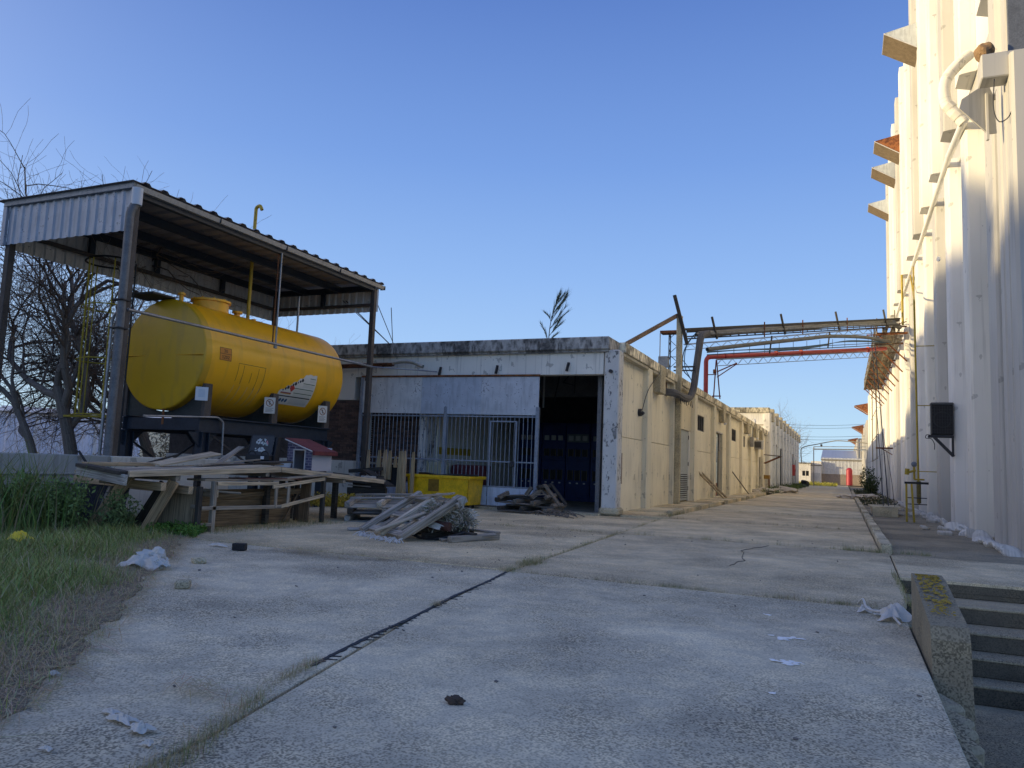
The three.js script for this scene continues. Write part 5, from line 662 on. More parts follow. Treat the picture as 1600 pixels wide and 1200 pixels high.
{ // arcade style toy
  const a = thing('toy_arcade_cabinet', 'black toy arcade cabinet with faded white graphics on its slanted panel', 'arcade cabinet', [-10.85, 1.0, -12.3], .35); part(a, 'base', [wbox(-.18, .18, 0, .14, -.2, .16, .01), wbox(-.24, .26, .14, .26, -.14, .26, .02)], MT.black); part(a, 'side', [put(sheet([[-.18, .1], [.12, .14], [-.04, .62], [-.22, .64]], [], .02), -.26, 0, 0, 0, -PI / 2), put(sheet([[-.18, .1], [.12, .14], [-.04, .62], [-.22, .64]], [], .02), .28, 0, 0, 0, -PI / 2)].map(g => g), MT.black);
  const pn = fin(new THREE.BoxGeometry(.46, .46, .02)); pn.rotateX(-.33); pn.translate(.0, .44, .02); part(a, 'graphic_panel', pn, canvasMat(256, 256, (k, w, h) => { k.fillStyle = '#3b3c3d'; k.fillRect(0, 0, w, h); k.fillStyle = '#26282a'; k.fillRect(0, 0, w, 14); const r = rng(21); const blob = (cx, cy, rx, ry, n, c) => { k.fillStyle = c; for (let i = 0; i < n; i++) { k.beginPath(); k.ellipse(cx + (r() - .5) * rx, cy + (r() - .5) * ry, 5 + r() * 13, 4 + r() * 9, r() * 3, 0, 7); k.fill(); } }; blob(110, 75, 110, 60, 20, '#b9bdba'); blob(120, 178, 130, 40, 18, '#b4b8b5'); blob(165, 110, 60, 24, 6, '#9aa6a2'); blob(185, 95, 20, 30, 3, '#b8787c'); }), 'slanted panel with faded white graphics'); part(a, 'control_arch', [put(fin(new THREE.TorusGeometry(.07, .014, 6, 14, PI)), -.12, .26, .2), put(fin(new THREE.TorusGeometry(.07, .014, 6, 14, PI)), .14, .26, .2)], MT.black); part(a, 'sticker', wbox(.08, .15, .17, .23, .26, .265), MT.plastic);
  single('grey_box', 'pair of small grey cardboard boxes left of the toy cabinet', 'box', [put(cbox(.16, .12, .14, .01), -11.05, 1.08, -11.9, 0, .3), put(cbox(.14, .13, .14, .01), -10.92, 1.08, -12.02, 0, .1)].map(g => uvBox(g)), tint(MT.grit, .30, .29, .28)); single('white_tub', 'small white plastic tub between the toy cabinet and playhouse', 'tub', cyl(V(-10.75, .97, -12.85), V(-10.75, 1.12, -12.85), .14, .17, 16), tint(MT.plastic, .62, .66, .70));
}
// ---------------------------------------------------------------- skip and the rubbish along the grille
{
  const s = thing('yellow_skip', 'yellow steel skip container standing before the grille gate', 'skip', [-10.42, 0, -19.40]); const y0 = .10, y1 = .88, tp = .05, w = .98, dd = .47, m = MT.skip; const fr = sheet([[-w + tp, y0], [w - tp, y0], [w, y1], [-w, y1]], [], .02); put(fr, 0, 0, 0, 0); { const q = fr.attributes.position; for (let i = 0; i < q.count; i++) q.setZ(i, q.getZ(i) + dd - tp + (q.getY(i) - y0) / (y1 - y0) * tp); } part(s, 'front', uvBox(fr), m);
  const bk = fr.clone(); bk.rotateY(PI); part(s, 'back', bk, m); for (const sx of [1, -1]) { const g = sheet([[-dd + tp, y0], [dd - tp, y0], [dd, y1], [-dd, y1]], [], .02); { const q = g.attributes.position; for (let i = 0; i < q.count; i++) q.setZ(i, q.getZ(i) + w - tp + (q.getY(i) - y0) / (y1 - y0) * tp); } g.rotateY(sx * PI / 2); part(s, 'end', uvBox(g), m); }
  part(s, 'rim', [wbox(-w - .06, w + .06, y1 - .07, y1 + .01, dd - .02, dd + .06, .012), wbox(-w - .06, w + .06, y1 - .07, y1 + .01, -dd - .06, -dd + .02, .012), wbox(-w - .06, -w + .02, y1 - .072, y1 + .008, -dd, dd, .012), wbox(w - .02, w + .06, y1 - .072, y1 + .008, -dd, dd, .012)], m); part(s, 'floor', wbox(-w + .06, w - .06, y0, y0 + .02, -dd + .06, dd - .06), m); part(s, 'skid', [wbox(.45, .75, 0, .1, -.4, .4), wbox(-.75, -.45, 0, .1, -.4, .4)], MT.iron); part(s, 'seal', tube([V(-w, y1 + .03, -.2), V(-.4, y1 + .04, .3), V(0, y1 + .0, .46), V(.4, y1 + .03, .35), V(w, y1 + .03, -.1)], .03, 6), MT.black); part(s, 'dirt_streak', [prism([[-.24, .005], [.10, .005], [.06, 0], [-.2, 0]], 0, .4)].map(g => { g.translate(-.05, .44, dd - .012); return uvBox(g); }), tint(MT.grit, .30, .17, .02));
  single('caged_plastic_tank', 'cream plastic tank in a wire cage behind the yellow skip', 'tank', [put(cbox(.7, .5, .55, .08), -11.35, 1.0, -20.75), ...[-.3, -.1, .1, .3].map(x => wbox(-11.35 + x - .015, -11.35 + x + .015, .7, 1.27, -20.5, -20.45))].map(g => uvBox(g)), tint(MT.plastic, .62, .58, .40)); single('dark_red_bin', 'dark red container inside the grille behind the skip', 'container', uvBox(put(cbox(1.1, .9, .6, .05), -10.3, .75, -20.8)), tint(MT.grit, .12, .025, .03));
  const c = thing('broken_crate', 'broken upright crate of pale pointed boards beside the skip', 'crate', [-11.9, 0, -18.75]); const rb = rng(9); for (const [x, y0, y1, w2, dz] of [[-12.64, .9, 1.54, .1, 0], [-12.27, .95, 1.54, .12, 0], [-12.04, .7, 1.55, .14, .05], [-11.91, .7, 1.53, .12, 0], [-11.72, 1.05, 1.38, .1, 0], [-11.46, .02, 1.53, .15, .15], [-11.36, .02, 1.53, .14, .12], [-11.14, .35, 1.52, .10, 0]]) { const g = sheet([[-w2 / 2 * (y0 < .1 ? 1.6 : 1), y0], [w2 / 2 * (y0 < .1 ? 1.5 : 1), y0], [w2 / 2 * 1.1, y0 + (y1 - y0) * .35], [w2 / 2, y1 - .25], [w2 * .3, y1], [-w2 * .25, y1 - .02], [-w2 / 2, y1 - .3], [-w2 / 2 * 1.15, y0 + (y1 - y0) * .4]], [], .04); { const uv = g.attributes.uv; for (let i = 0; i < uv.count; i++) uv.setXY(i, uv.getY(i), uv.getX(i)); } g.translate(x + 11.9, 0, dz); part(c, 'board', g, [MT.woodTan, tint(MT.wood, .80, .62, .36), tint(MT.wood, .68, .54, .34)][Math.floor(rb() * 3)]); } part(c, 'back_panel', wbox(-.3, .45, .5, 1.18, -.2, -.14), tint(MT.grit, .035, .036, .04)); part(c, 'rail', wbox(-.7, .5, 1.12, 1.18, -.1, -.05), MT.woodGrey);
  const pl = thing('dark_plank_heap', 'heap of black rotten planks left of the skip', 'plank heap', [-12.1, 0, -18.3]); for (const [a, b, h, w2] of [[[-.8, .9, 0], [.1, 1.0, -.2], .1, .3], [[-.7, .72, .2], [.3, .78, .1], .05, .35], [[-.2, .95, .1], [.75, .55, .3], .05, .3], [[-.6, .5, .1], [.4, .52, .0], .25, .1], [[-.7, .3, .2], [.5, .33, .1], .3, .12], [[-.5, .12, .3], [.6, .12, .2], .22, .1], [[-.9, .62, .3], [.0, .6, .3], .04, .2]]) part(pl, 'plank', plank(V(...a), V(...b), h, w2), MT.woodDark); part(pl, 'pale_edge', plank(V(-.65, .52, .28), V(.1, .5, .3), .03, .04), MT.woodGrey);
}
// ---------------------------------------------------------------- pallets
function pallet(name, label, m4, broken = 0, seed = 1, scale = 1, m = woods) {
  const t = thing(name, label, 'pallet'); const r = rng(seed); const W = 1.5 * scale, L = 1.25 * scale; // stringers along -z, boards along x
  for (const x of [-W / 2 + .05, 0, W / 2 - .05]) part(t, 'stringer', plank(V(x + (r() - .5) * .04, .05, L / 2), V(x + (r() - .5) * .04, .05, -L / 2), .1, .11, 0, .012), m[Math.floor(r() * m.length)]);
  for (let k = 0; k < 6; k++) { if (r() < broken) continue; const z = -L / 2 + .08 + k * (L - .16) / 5, c = r() < broken ? .4 : 0; part(t, 'deck_board', plank(V(-W / 2 + c, -.012, z), V(W / 2 - (r() < broken ? .5 : 0), -.012, z + (r() - .5) * .05), .022, .13), m[Math.floor(r() * m.length)]); }
  for (const z of [-L / 2 + .06, .05]) part(t, 'cross_board', plank(V(-W / 2, .115, z), V(W / 2, .115, z), .035, .13), m[Math.floor(r() * m.length)]);
  t.applyMatrix4(m4); return t;
}
const frame = (o, x, y) => { x.normalize(); const z = V().crossVectors(x, y).normalize(); const y2 = V().crossVectors(z, x); const m = new THREE.Matrix4().makeBasis(x, y2, z); m.setPosition(o); return m; };
{
  const lm = [MT.woodGrey, tint(MT.wood, .78, .73, .65), tint(MT.wood, .62, .59, .56), tint(MT.wood, .88, .81, .70)];
  { // leaning pallet: bottom edge on the slab, top resting on the heap
    const A = V(-7.52, .05, -11.08), B = V(-6.26, .05, -10.34), u = B.clone().sub(A).normalize(), s = V(-u.z, 0, u.x).multiplyScalar(-1); if (s.z > 0) s.multiplyScalar(-1); const up = s.clone().multiplyScalar(.88).add(V(0, .48, 0)).normalize(); const mid = A.clone().add(B).multiplyScalar(.5).addScaledVector(up, .66); const n = V().crossVectors(u, up.clone().multiplyScalar(-1)).normalize(); if (n.y < 0) n.multiplyScalar(-1); const t = thing('leaning_pallet', 'broken grey pallet leaning on the rubbish heap in the yard', 'pallet'), r5 = rng(5);
    for (const x of [-.70, -.02, .66]) part(t, 'stringer', plank(V(x + .02, .02, .68), V(x - .02, .03, -.62), .10, .12, 0, .014), lm[Math.floor(r5() * 4)]);
    for (const x of [-.56, -.40, -.25, .13, .29, .45, .56]) part(t, 'plank', plank(V(x + (r5() - .5) * .05, -.06 - r5() * .02, .58 - r5() * .2), V(x + (r5() - .5) * .08, -.06, -.55 - r5() * .12), .024, .125, (r5() - .5) * .2), lm[Math.floor(r5() * 4)]);
    for (const [z, x0, x1] of [[-.52, -.72, .78], [.02, -.72, .7], [.5, -.7, .7]]) part(t, 'cross_board', plank(V(x0, -.015, z), V(x1, -.015, z + .03), z < -.4 ? .07 : .03, .13), lm[2]);
    part(t, 'end_block', plank(V(.50, .02, -.58), V(.82, .02, -.54), .09, .12), MT.woodBlue); t.applyMatrix4(frame(mid, u.clone(), n));
  }
  { const lp = (l, a, b, w2, m) => single('heap_plank', l, 'plank', plank(V(...a), V(...b), .03, w2, .15), m);
    lp('grey plank lying across the top of the leaning pallet', [-7.05, .62, -11.75], [-5.95, .74, -11.35], .13, MT.woodGrey); lp('split grey plank on the slab left of the leaning pallet', [-7.95, .03, -11.3], [-6.95, .05, -12.3], .12, MT.woodBlue); lp('short pale plank sliding off the front of the leaning pallet', [-6.9, .12, -10.55], [-6.3, .42, -11.1], .11, tint(MT.wood, .7, .64, .54)); lp('dark plank lying behind the leaning pallet', [-7.4, .5, -12.3], [-6.2, .45, -12.2], .14, MT.woodDark); lp('grey plank end lying right of the rubbish heap', [-5.9, .03, -10.9], [-5.3, .1, -11.7], .12, MT.woodGrey); }
  pallet('flat_pallet', 'low grey pallet lying under the rubbish heap', frame(V(-6.1, .0, -11.55), V(1, 0, .35), V(0, 1, 0)), .25, 8, .9, [MT.woodDark, MT.woodGrey]);
  const st = [['lower grey pallet of the stack behind the leaning pallet', 0.02, .1], ['upper grey pallet of the stack behind the leaning pallet', .19, -.05], ['topmost pale splintered pallet of the stack behind the leaning pallet', .36, .12]]; st.forEach(([l, y, a], i) => pallet('stacked_pallet', l, frame(V(-8.75, y, -13.7), V(1, .02 * i, -.55 + a), V(.02, 1, .08 * (i > 1))), .15, 31 + i, .95, i === 2 ? lm : [MT.woodDark, MT.woodGrey, MT.woodBlue]).userData.group = 'pallets stacked behind the leaning pallet');
  pallet('doorway_pallet', 'lower dark pallet lying in front of the open doorway', frame(V(-7.7, .06, -19.25), V(1, 0, .06), V(0, 1, 0)), .1, 51, .95, [MT.woodDark, tint(MT.wood, .26, .24, .22)]); pallet('doorway_pallet', 'upper skewed dark pallet lying before the grille and doorway', frame(V(-8.0, .26, -19.4), V(1, -.03, .12), V(0, 1, .03)), .3, 52, .8, [MT.woodDark, tint(MT.wood, .30, .27, .24)]); pallet('doorway_pallet', 'tilted dark pallet end leaning on the pile before the doorway', frame(V(-7.25, .42, -19.5), V(.55, -.6, .1), V(.6, .75, .2)), .3, 53, .5, [MT.woodDark, tint(MT.wood, .3, .26, .22)]);
  single('doorway_offcuts', 'splintered offcuts and a white scrap on the doorway pallets', 'offcuts', [plank(V(-8.5, .42, -19.2), V(-7.3, .5, -19.3), .03, .09), plank(V(-8.6, .36, -19.1), V(-8.45, .5, -19.4), .1, .1), plank(V(-7.7, .4, -19.2), V(-7.5, .62, -19.4), .12, .12), plank(V(-8.0, .45, -19.6), V(-7.85, .66, -19.6), .1, .1)], tint(MT.wood, .32, .28, .24)); const tw = []; const rt = rng(61); for (let k = 0; k < 16; k++) { const x = -7.6 + rt() * 1.3, z = -18.9 + rt() * .7; tw.push(tube([V(x, .02, z), V(x + rt() * .3, .05 + rt() * .12, z + rt() * .3 - .15), V(x + .3 + rt() * .3, .02, z + rt() * .3)], .012, 4, 8)); } single('dry_branches', 'few bare twigs on the ground before the doorway', 'twigs', tw, MT.bark);
}
// ---------------------------------------------------------------- small litter
function lump(x, y, z, r, sx, sy, sz, seed, det = 3, amp = .25) { const g = fin(new THREE.IcosahedronGeometry(r, det)); const q = g.attributes.position, rs = rng(seed), a = rs() * 9, b = rs() * 9; for (let i = 0; i < q.count; i++) { const X = q.getX(i) / r, Y = q.getY(i) / r, Z = q.getZ(i) / r; const s = 1 + amp * (Math.sin(X * 3.1 + a) * Math.cos(Z * 3.7 + b) + .6 * Math.sin(Y * 7.3 + X * 5.1 + a) * Math.cos(Z * 8.3) + .35 * Math.sin(X * 17 + b) * Math.sin(Z * 15 + a)); q.setXYZ(i, q.getX(i) * s * sx, q.getY(i) * s * sy, q.getZ(i) * s * sz); } put(g, x, y, z); return uvBox(g); }
function crumple(x, z, w, h, seed, y = 0, n = 26) { const r = rng(seed); const P = new THREE.PlaneGeometry(w, h, n, n); P.rotateX(-PI / 2); const q = P.attributes.position; const a = [...Array(7)].map(() => [r() * 6 - 3, r() * 6 - 3, r() * 6]); for (let i = 0; i < q.count; i++) { const X = q.getX(i) / w, Z = q.getZ(i) / h; let s = 0; for (const [u, v, p] of a) s += Math.abs(Math.sin(u * X * 5 + v * Z * 5 + p)); const e = Math.max(0, 1 - 2.6 * (X * X + Z * Z)); const ang = Math.atan2(Z, X), wob = 1 + .22 * Math.sin(ang * 3 + r() * .02 + a[0][2]) + .12 * Math.sin(ang * 7 + a[1][2]); q.setXYZ(i, q.getX(i) * wob * .9, y + .012 + s / 7 * e * Math.min(w, h) * .62, q.getZ(i) * wob * .9); } const g = fin(P); g.translate(x, 0, z); g.computeVertexNormals(); return uvBox(g); }
{
  const film = new THREE.MeshPhysicalMaterial({ color: C(.70, .68, .63), roughness: .35, transmission: .25, thickness: 0, side: THREE.DoubleSide });
  single('plastic_sack', 'crumpled whitish plastic sack at the grass edge', 'plastic bag', [lump(-6.84, .09, -6.2, .14, 1.05, .75, .95, 3, 5, .30), lump(-6.72, .06, -6.12, .10, 1.2, .7, 1, 8, 4, .35), crumple(-6.85, -6.1, .5, .3, 5)], film);
  single('plastic_sheeting', 'torn clear plastic sheeting caught at the foot of the stair wall', 'plastic sheet', [crumple(.40, -7.85, .28, .34, 21), tube([V(.12, .02, -8.5), V(.16, .10, -8.25), V(.2, .05, -8.0), V(.36, .06, -7.8), V(.44, .02, -7.5)], .012, 5), crumple(.17, -8.15, .12, .22, 5)], film);
  const pm = plain(.58, .55, .49, { roughness: .8 }); single('torn_paper', 'long curled scrap of white paper near the tarred joint', 'paper', [crumple(-3.06, -2.67, .17, .06, 31), crumple(-2.88, -2.62, .12, .08, 33), crumple(-3.19, -2.72, .1, .04, 35)], pm); single('paper_scrap', 'small flat paper scrap right of the dry grass tuft', 'paper', crumple(-2.72, -2.52, .05, .04, 37), pm); single('paper_scrap', 'tiny paper scrap left beside the dry grass tuft at the frame bottom', 'paper', crumple(-3.02, -2.28, .06, .03, 38), pm); single('paper_scrap', 'small white scrap at the grass edge on the left', 'paper', crumple(-3.98, -3.0, .06, .05, 39), pm); single('paper_scrap', 'flat pale scrap lying near the work frame leg', 'paper', crumple(-7.75, -8.08, .3, .08, 40), pm);
  single('yellow_bag', 'crumpled bright yellow bag in the grass at the left', 'plastic bag', crumple(-9.2, -6.3, .34, .22, 41, .1), plain(.72, .56, .02, { roughness: .5 }));
  single('dark_block', 'small black block lying on the slab near the deck', 'block', put(cbox(.17, .09, .1, .008), -7.25, .05, -7.93, 0, .3), tint(MT.grit, .03, .03, .033)); single('dark_clod', 'small dark clod lying alone on the foreground slab', 'clod', lump(-1.87, .02, -3.7, .034, 1.25, .6, .8, 4, 4, .4), tint(MT.grit, .09, .065, .05)); single('grey_stone', 'pale grey stone beyond the plastic sack', 'stone', lump(-6.75, .03, -6.75, .075, 1.2, .55, .9, 6), MT.rawcon); single('broken_block', 'square grey concrete chunk among dry straw on the slab', 'concrete chunk', put(cbox(.13, .08, .10, .015), -5.6, .04, -5.43, .05, .5, .06), MT.rawcon);
  const rs = rng(88), sc = []; for (let k = 0; k < 60; k++) { const z = -2.5 - rs() * 14, x = jx(z) + (rs() - .5) * 8; if (x > .4) continue; sc.push(put(cbox(.012 + rs() * .02, .008, .012 + rs() * .02, .003), x, .006, z, rs(), rs() * 3)); } const sg = new THREE.Mesh(mg(sc.map(g => uvBox(g))), tint(MT.grit, .22, .2, .18)); stuff('grit', 'scattered tiny grit and crumbs on the yard slabs', 'grit', sg);
  for (const [x, z, s, l] of [[-5.2, -58, .9, 'pale rubble mound by the sidewalk end, nearer one'], [-4.1, -61, 1.2, 'pale rubble mound on the road edge, farther and larger one']]) single('rubble_mound', l, 'rubble', [lump(x, .1, z, .55 * s, 1.5, .5, 2.4, 12), lump(x - .5, .06, z + 2, .35 * s, 1.4, .5, 2.0, 13)], tint(MT.cream, .62, .58, .52));
  single('white_sacking', 'pale dirty sacking draped over the right kerb', 'sacking', [lump(1.2, .1, -52, .5, 1.4, .5, 2.2, 15), lump(.6, .08, -53, .45, 2.2, .35, 1.6, 16)], tint(MT.cream, .66, .62, .58)); const bricks = []; for (let k = 0; k < 26; k++) bricks.push(put(cbox(.12 + rs() * .2, .06 + rs() * .08, .14 + rs() * .2, .02), 1.9 + rs() * 1.0, -.02, -22 - rs() * 22, rs() * .3, rs() * 3, rs() * .3)); const bm = new THREE.Mesh(mg(bricks.map(g => uvBox(g))), tint(MT.cream, .7, .68, .66)); stuff('wall_rubble', 'white rubble scattered on the strip by the mill wall', 'rubble', bm);
}
// ---------------------------------------------------------------- things along the long wall
{
  single('leaning_stretcher', 'worn wooden frame leaning on the long wall beside the sidewalk', 'wooden frame', [plank(V(-5.95, 1.28, -34.6), V(-5.2, .1, -37.2), .05, .09), plank(V(-5.95, 1.28, -35.4), V(-5.2, .1, -38.2), .05, .09), plank(V(-5.95, 1.22, -34.5), V(-5.95, 1.22, -35.6), .06, .06), plank(V(-5.6, .72, -35.6), V(-5.6, .72, -36.9), .05, .05)], tint(MT.wood, .80, .70, .56)); single('sheet_panel_leaning', 'grey panel standing behind the leaning wooden frame', 'panel', plank(V(-5.98, .6, -34.3), V(-5.98, .6, -35.5), 1.0, .03), tint(MT.grit, .30, .28, .25)); single('leaning_stick', 'dark stick leaning against the wall beyond the open door', 'stick', cyl(V(-5.75, 1.35, -44.6), V(-5.3, .06, -48.6), .03), MT.woodDark);
  const ac = thing('window_air_conditioner', 'boxy window air conditioner sticking out of the far pilaster bay', 'air conditioner', [-5.75, 3.1, -57.6]); part(ac, 'case', wbox(-.3, .35, 0, .6, -1.1, 0, .02), tint(MT.grit, .50, .48, .44)); part(ac, 'grille', wbox(-.2, .3, .08, .5, 0, .02), tint(MT.grit, .1, .1, .1));
  const el = thing('meter_box', 'grey electric box with a curved conduit on a far pilaster', 'electric box', [-5.7, 3.0, -53.4]); part(el, 'box', wbox(-.1, .15, .1, .75, -.5, 0, .02), tint(MT.grit, .38, .37, .34)); part(el, 'conduit', tube([V(.05, .75, -.2), V(.1, 1.2, -.2), V(.3, 1.7, .3), V(.15, 2.0, -.8)], .03, 6), MT.galv);
  const aw = thing('bent_awning', 'small bent metal awning frame over the far side door', 'awning', [-5.7, 2.5, -63.2]); part(aw, 'plate', plank(V(-.1, .35, -.5), V(1.2, .25, -.5), .05, 1.4), tint(MT.grit, .2, .18, .15)); part(aw, 'strut', [plank(V(-.1, -.35, .1), V(1.1, .22, .1), .07, .05), plank(V(-.1, -.35, -1.1), V(1.1, .22, -1.1), .07, .05)], MT.rust); const ch = thing('yellow_stool', 'rusty yellow stool frame in the recess beside the second building', 'stool', [-5.75, 0, -64.6]); for (const [x, z] of [[-.2, -.6], [.25, -.6], [-.2, .5], [.25, .5]]) part(ch, 'leg', wbox(x - .03, x + .03, 0, 1.0, z - .03, z + .03), MT.rust); part(ch, 'seat', wbox(-.25, .3, .95, 1.25, -.65, .55, .02), tint(MT.grit, .45, .27, .07)); single('black_scrap', 'black scrap heap at the foot of the far building', 'scrap', [lump(-5.1, .15, -100, .6, 1.5, .4, 2, 19), lump(-4.6, .3, -106, .5, 1, 1, 1, 20)], MT.black);
}
// ---------------------------------------------------------------- vegetation
const leafMat = (r, g, b, tr = .35) => new THREE.MeshPhysicalMaterial({ color: C(r, g, b), roughness: .8, transmission: 0, side: THREE.DoubleSide });
function tris(P, N) { const g = new THREE.BufferGeometry(); g.setAttribute('position', new THREE.Float32BufferAttribute(P, 3)); g.computeVertexNormals(); g.setAttribute('uv', new THREE.Float32BufferAttribute(new Float32Array(P.length / 3 * 2), 2)); return g; }
// bare trees: a trunk, limbs and many fine twigs
function bareTree(name, label, x, z, o) {
  const r = rng(o.seed), trunk = [], crown = [], twig = []; const t = thing(name, label, 'tree', [x, -.1, z]);
  const seg = (list, pts, r0, r1, n) => { for (let i = 0; i < pts.length - 1; i++) { const a = mix(r0, r1, i / (pts.length - 1)), b = mix(r0, r1, (i + 1) / (pts.length - 1)); list.push(cyl(pts[i], pts[i + 1], a, b, n, true)); } };
  const twigP = []; const strip = (pts, w) => { for (let i = 0; i < pts.length - 1; i++) { const a = pts[i], b = pts[i + 1], d = b.clone().sub(a).normalize(); for (const ax of [V(0, 1, 0), V(1, 0, 0)]) { const s = V().crossVectors(d, ax); if (s.lengthSq() < .05) continue; s.normalize().multiplyScalar(w); const q = [a.clone().sub(s), a.clone().add(s), b.clone().add(s.clone().multiplyScalar(.7)), b.clone().sub(s.clone().multiplyScalar(.7))]; for (const k of [0, 1, 2, 0, 2, 3]) twigP.push(q[k].x, q[k].y, q[k].z); } } };
  const grow = (p, d, len, rad, lvl) => {
    const n = lvl < 2 ? 7 : 5, pts = [p.clone()], dirs = []; let q = p.clone(), dir = d.clone().normalize();
    for (let i = 0; i < n; i++) { const wob = [.16, .32, .36, .34, .30][lvl]; dir.add(V((r() - .5) * wob * 2, (r() - .5) * wob * 2 + [.05, .04, .02, o.droop ?? .0, .03][lvl], (r() - .5) * wob * 2)).normalize(); q = q.clone().addScaledVector(dir, len / n); pts.push(q); dirs.push(dir.clone()); }
    if (lvl === 0) seg(trunk, pts, rad, rad * .62, 10); else if (lvl === 1) seg(trunk, pts, rad, rad * .45, 8); else if (lvl === 2) seg(crown, pts, rad, rad * .4, 5); else if (lvl === 3) seg(crown, pts, rad, rad * .5, 4); else strip(pts, rad);
    if (lvl >= 4) return; const kids = [o.limbs ?? 4, 7, 8, 7][lvl];
    for (let k = 0; k < kids; k++) { const f = lvl === 0 ? .5 + .5 * (k + 1) / kids : .2 + .8 * (k + r()) / kids; const i = Math.min(n - 1, Math.floor(f * n)); const base = pts[i].clone().lerp(pts[i + 1] ?? pts[i], f * n - i < 1 ? Math.max(0, f * n - i) : 1); const az = r() * 6.283, sp = [.75, .85, .9, .8][lvl] * (.6 + r() * .7); let dd = dirs[i].clone(); const u = V().crossVectors(dd, V(r() - .5, r() - .5, r() - .5)).normalize(), w = V().crossVectors(dd, u); dd.multiplyScalar(Math.cos(sp)).addScaledVector(u, Math.sin(sp) * Math.cos(az)).addScaledVector(w, Math.sin(sp) * Math.sin(az)); if (lvl < 2 && dd.y < -.1) dd.y *= -.6; const l = [o.h * .46, o.h * .30, o.h * .20, o.h * .12][lvl] * (.65 + r() * .6); grow(base, dd, l, [rad * .52, rad * .40, Math.max(.008, rad * .42), .0045][lvl] * (.8 + r() * .3), lvl + 1); }
  };
  grow(V(0, 0, 0), o.dir ?? V(0, 1, 0), o.trunk ?? o.h * .38, o.rad, 0);
  part(t, 'trunk', trunk, MT.bark); part(t, 'branches', crown, tint(MT.bark, .9, .82, .76)); const tw = part(t, 'twigs', tris(twigP), tint(MT.bark, 1.1, .95, .82)); tw.userData.kind = 'stuff'; return t;
}
bareTree('bare_tree', 'gnarled bare tree with a forked trunk left of the canopy post', -18.6, -14.0, { seed: 11, h: 9.0, rad: .19, trunk: 3.0, limbs: 5, dir: V(-.05, 1, .0) });
bareTree('bare_tree', 'bare tree leaning left over the blue wall at the frame edge', -19.6, -14.2, { seed: 25, h: 7.6, rad: .13, trunk: 3.0, limbs: 4, dir: V(-.75, 1, .35) });
bareTree('bare_tree', 'bare tree standing behind the dark tank stand', -19.6, -17.6, { seed: 33, h: 8.4, rad: .20, trunk: 2.6, limbs: 5, dir: V(-.2, 1, -.1) });
bareTree('bare_tree', 'slender bare tree behind the far end of the tank', -20.5, -24.0, { seed: 47, h: 7.2, rad: .14, trunk: 2.4, limbs: 4 });
bareTree('bare_tree', 'bare tree with drooping branches beyond the second building', -8.2, -118, { seed: 52, h: 11.5, rad: .22, trunk: 3, limbs: 4, dir: V(.25, 1, 0) });
// leaf clumps
function leafCloud(n, fn, size, seed, aspect = .5) { const r = rng(seed), P = []; for (let k = 0; k < n; k++) { const p = fn(r); if (!p) continue; const s = size * (.6 + r() * .8); const a = V(r() - .5, r() - .5, r() - .5).normalize(), b = V().crossVectors(a, V(r() - .5, r() - .5, r() - .5)).normalize(); const t = a.clone().multiplyScalar(s), w = b.clone().multiplyScalar(s * aspect * .5); const q = [p.clone().sub(w.clone().multiplyScalar(.1)), p.clone().addScaledVector(t, .5).add(w), p.clone().add(t), p.clone().addScaledVector(t, .5).sub(w)]; for (const i of [0, 1, 2, 0, 2, 3]) P.push(q[i].x, q[i].y, q[i].z); } return tris(P); }
function inst(geo, m, list) { const o = new THREE.InstancedMesh(geo, m, list.length); list.forEach((l, i) => { o.setMatrixAt(i, l[0]); if (l[1]) o.setColorAt(i, l[1]); }); o.instanceMatrix.needsUpdate = true; if (o.instanceColor) o.instanceColor.needsUpdate = true; return o; }
function blade(h, w, bend, n = 3) { const P = []; for (let k = 0; k < n; k++) { const a = k / n, b = (k + 1) / n, f = (t) => [w * (1 - t) * .5, h * (t - .18 * bend * t * t), bend * h * .6 * t * t]; const A = f(a), B = f(b); P.push(-A[0], A[1], A[2], A[0], A[1], A[2], B[0], B[1], B[2], -A[0], A[1], A[2], B[0], B[1], B[2], -B[0], B[1], B[2]); } return tris(P); }
const mtx = (x, y, z, ry, s, rx = 0) => { const m = new THREE.Matrix4(); m.compose(V(x, y, z), new THREE.Quaternion().setFromEuler(new THREE.Euler(rx, ry, 0, 'YXZ')), V(s, s, s)); return m; };
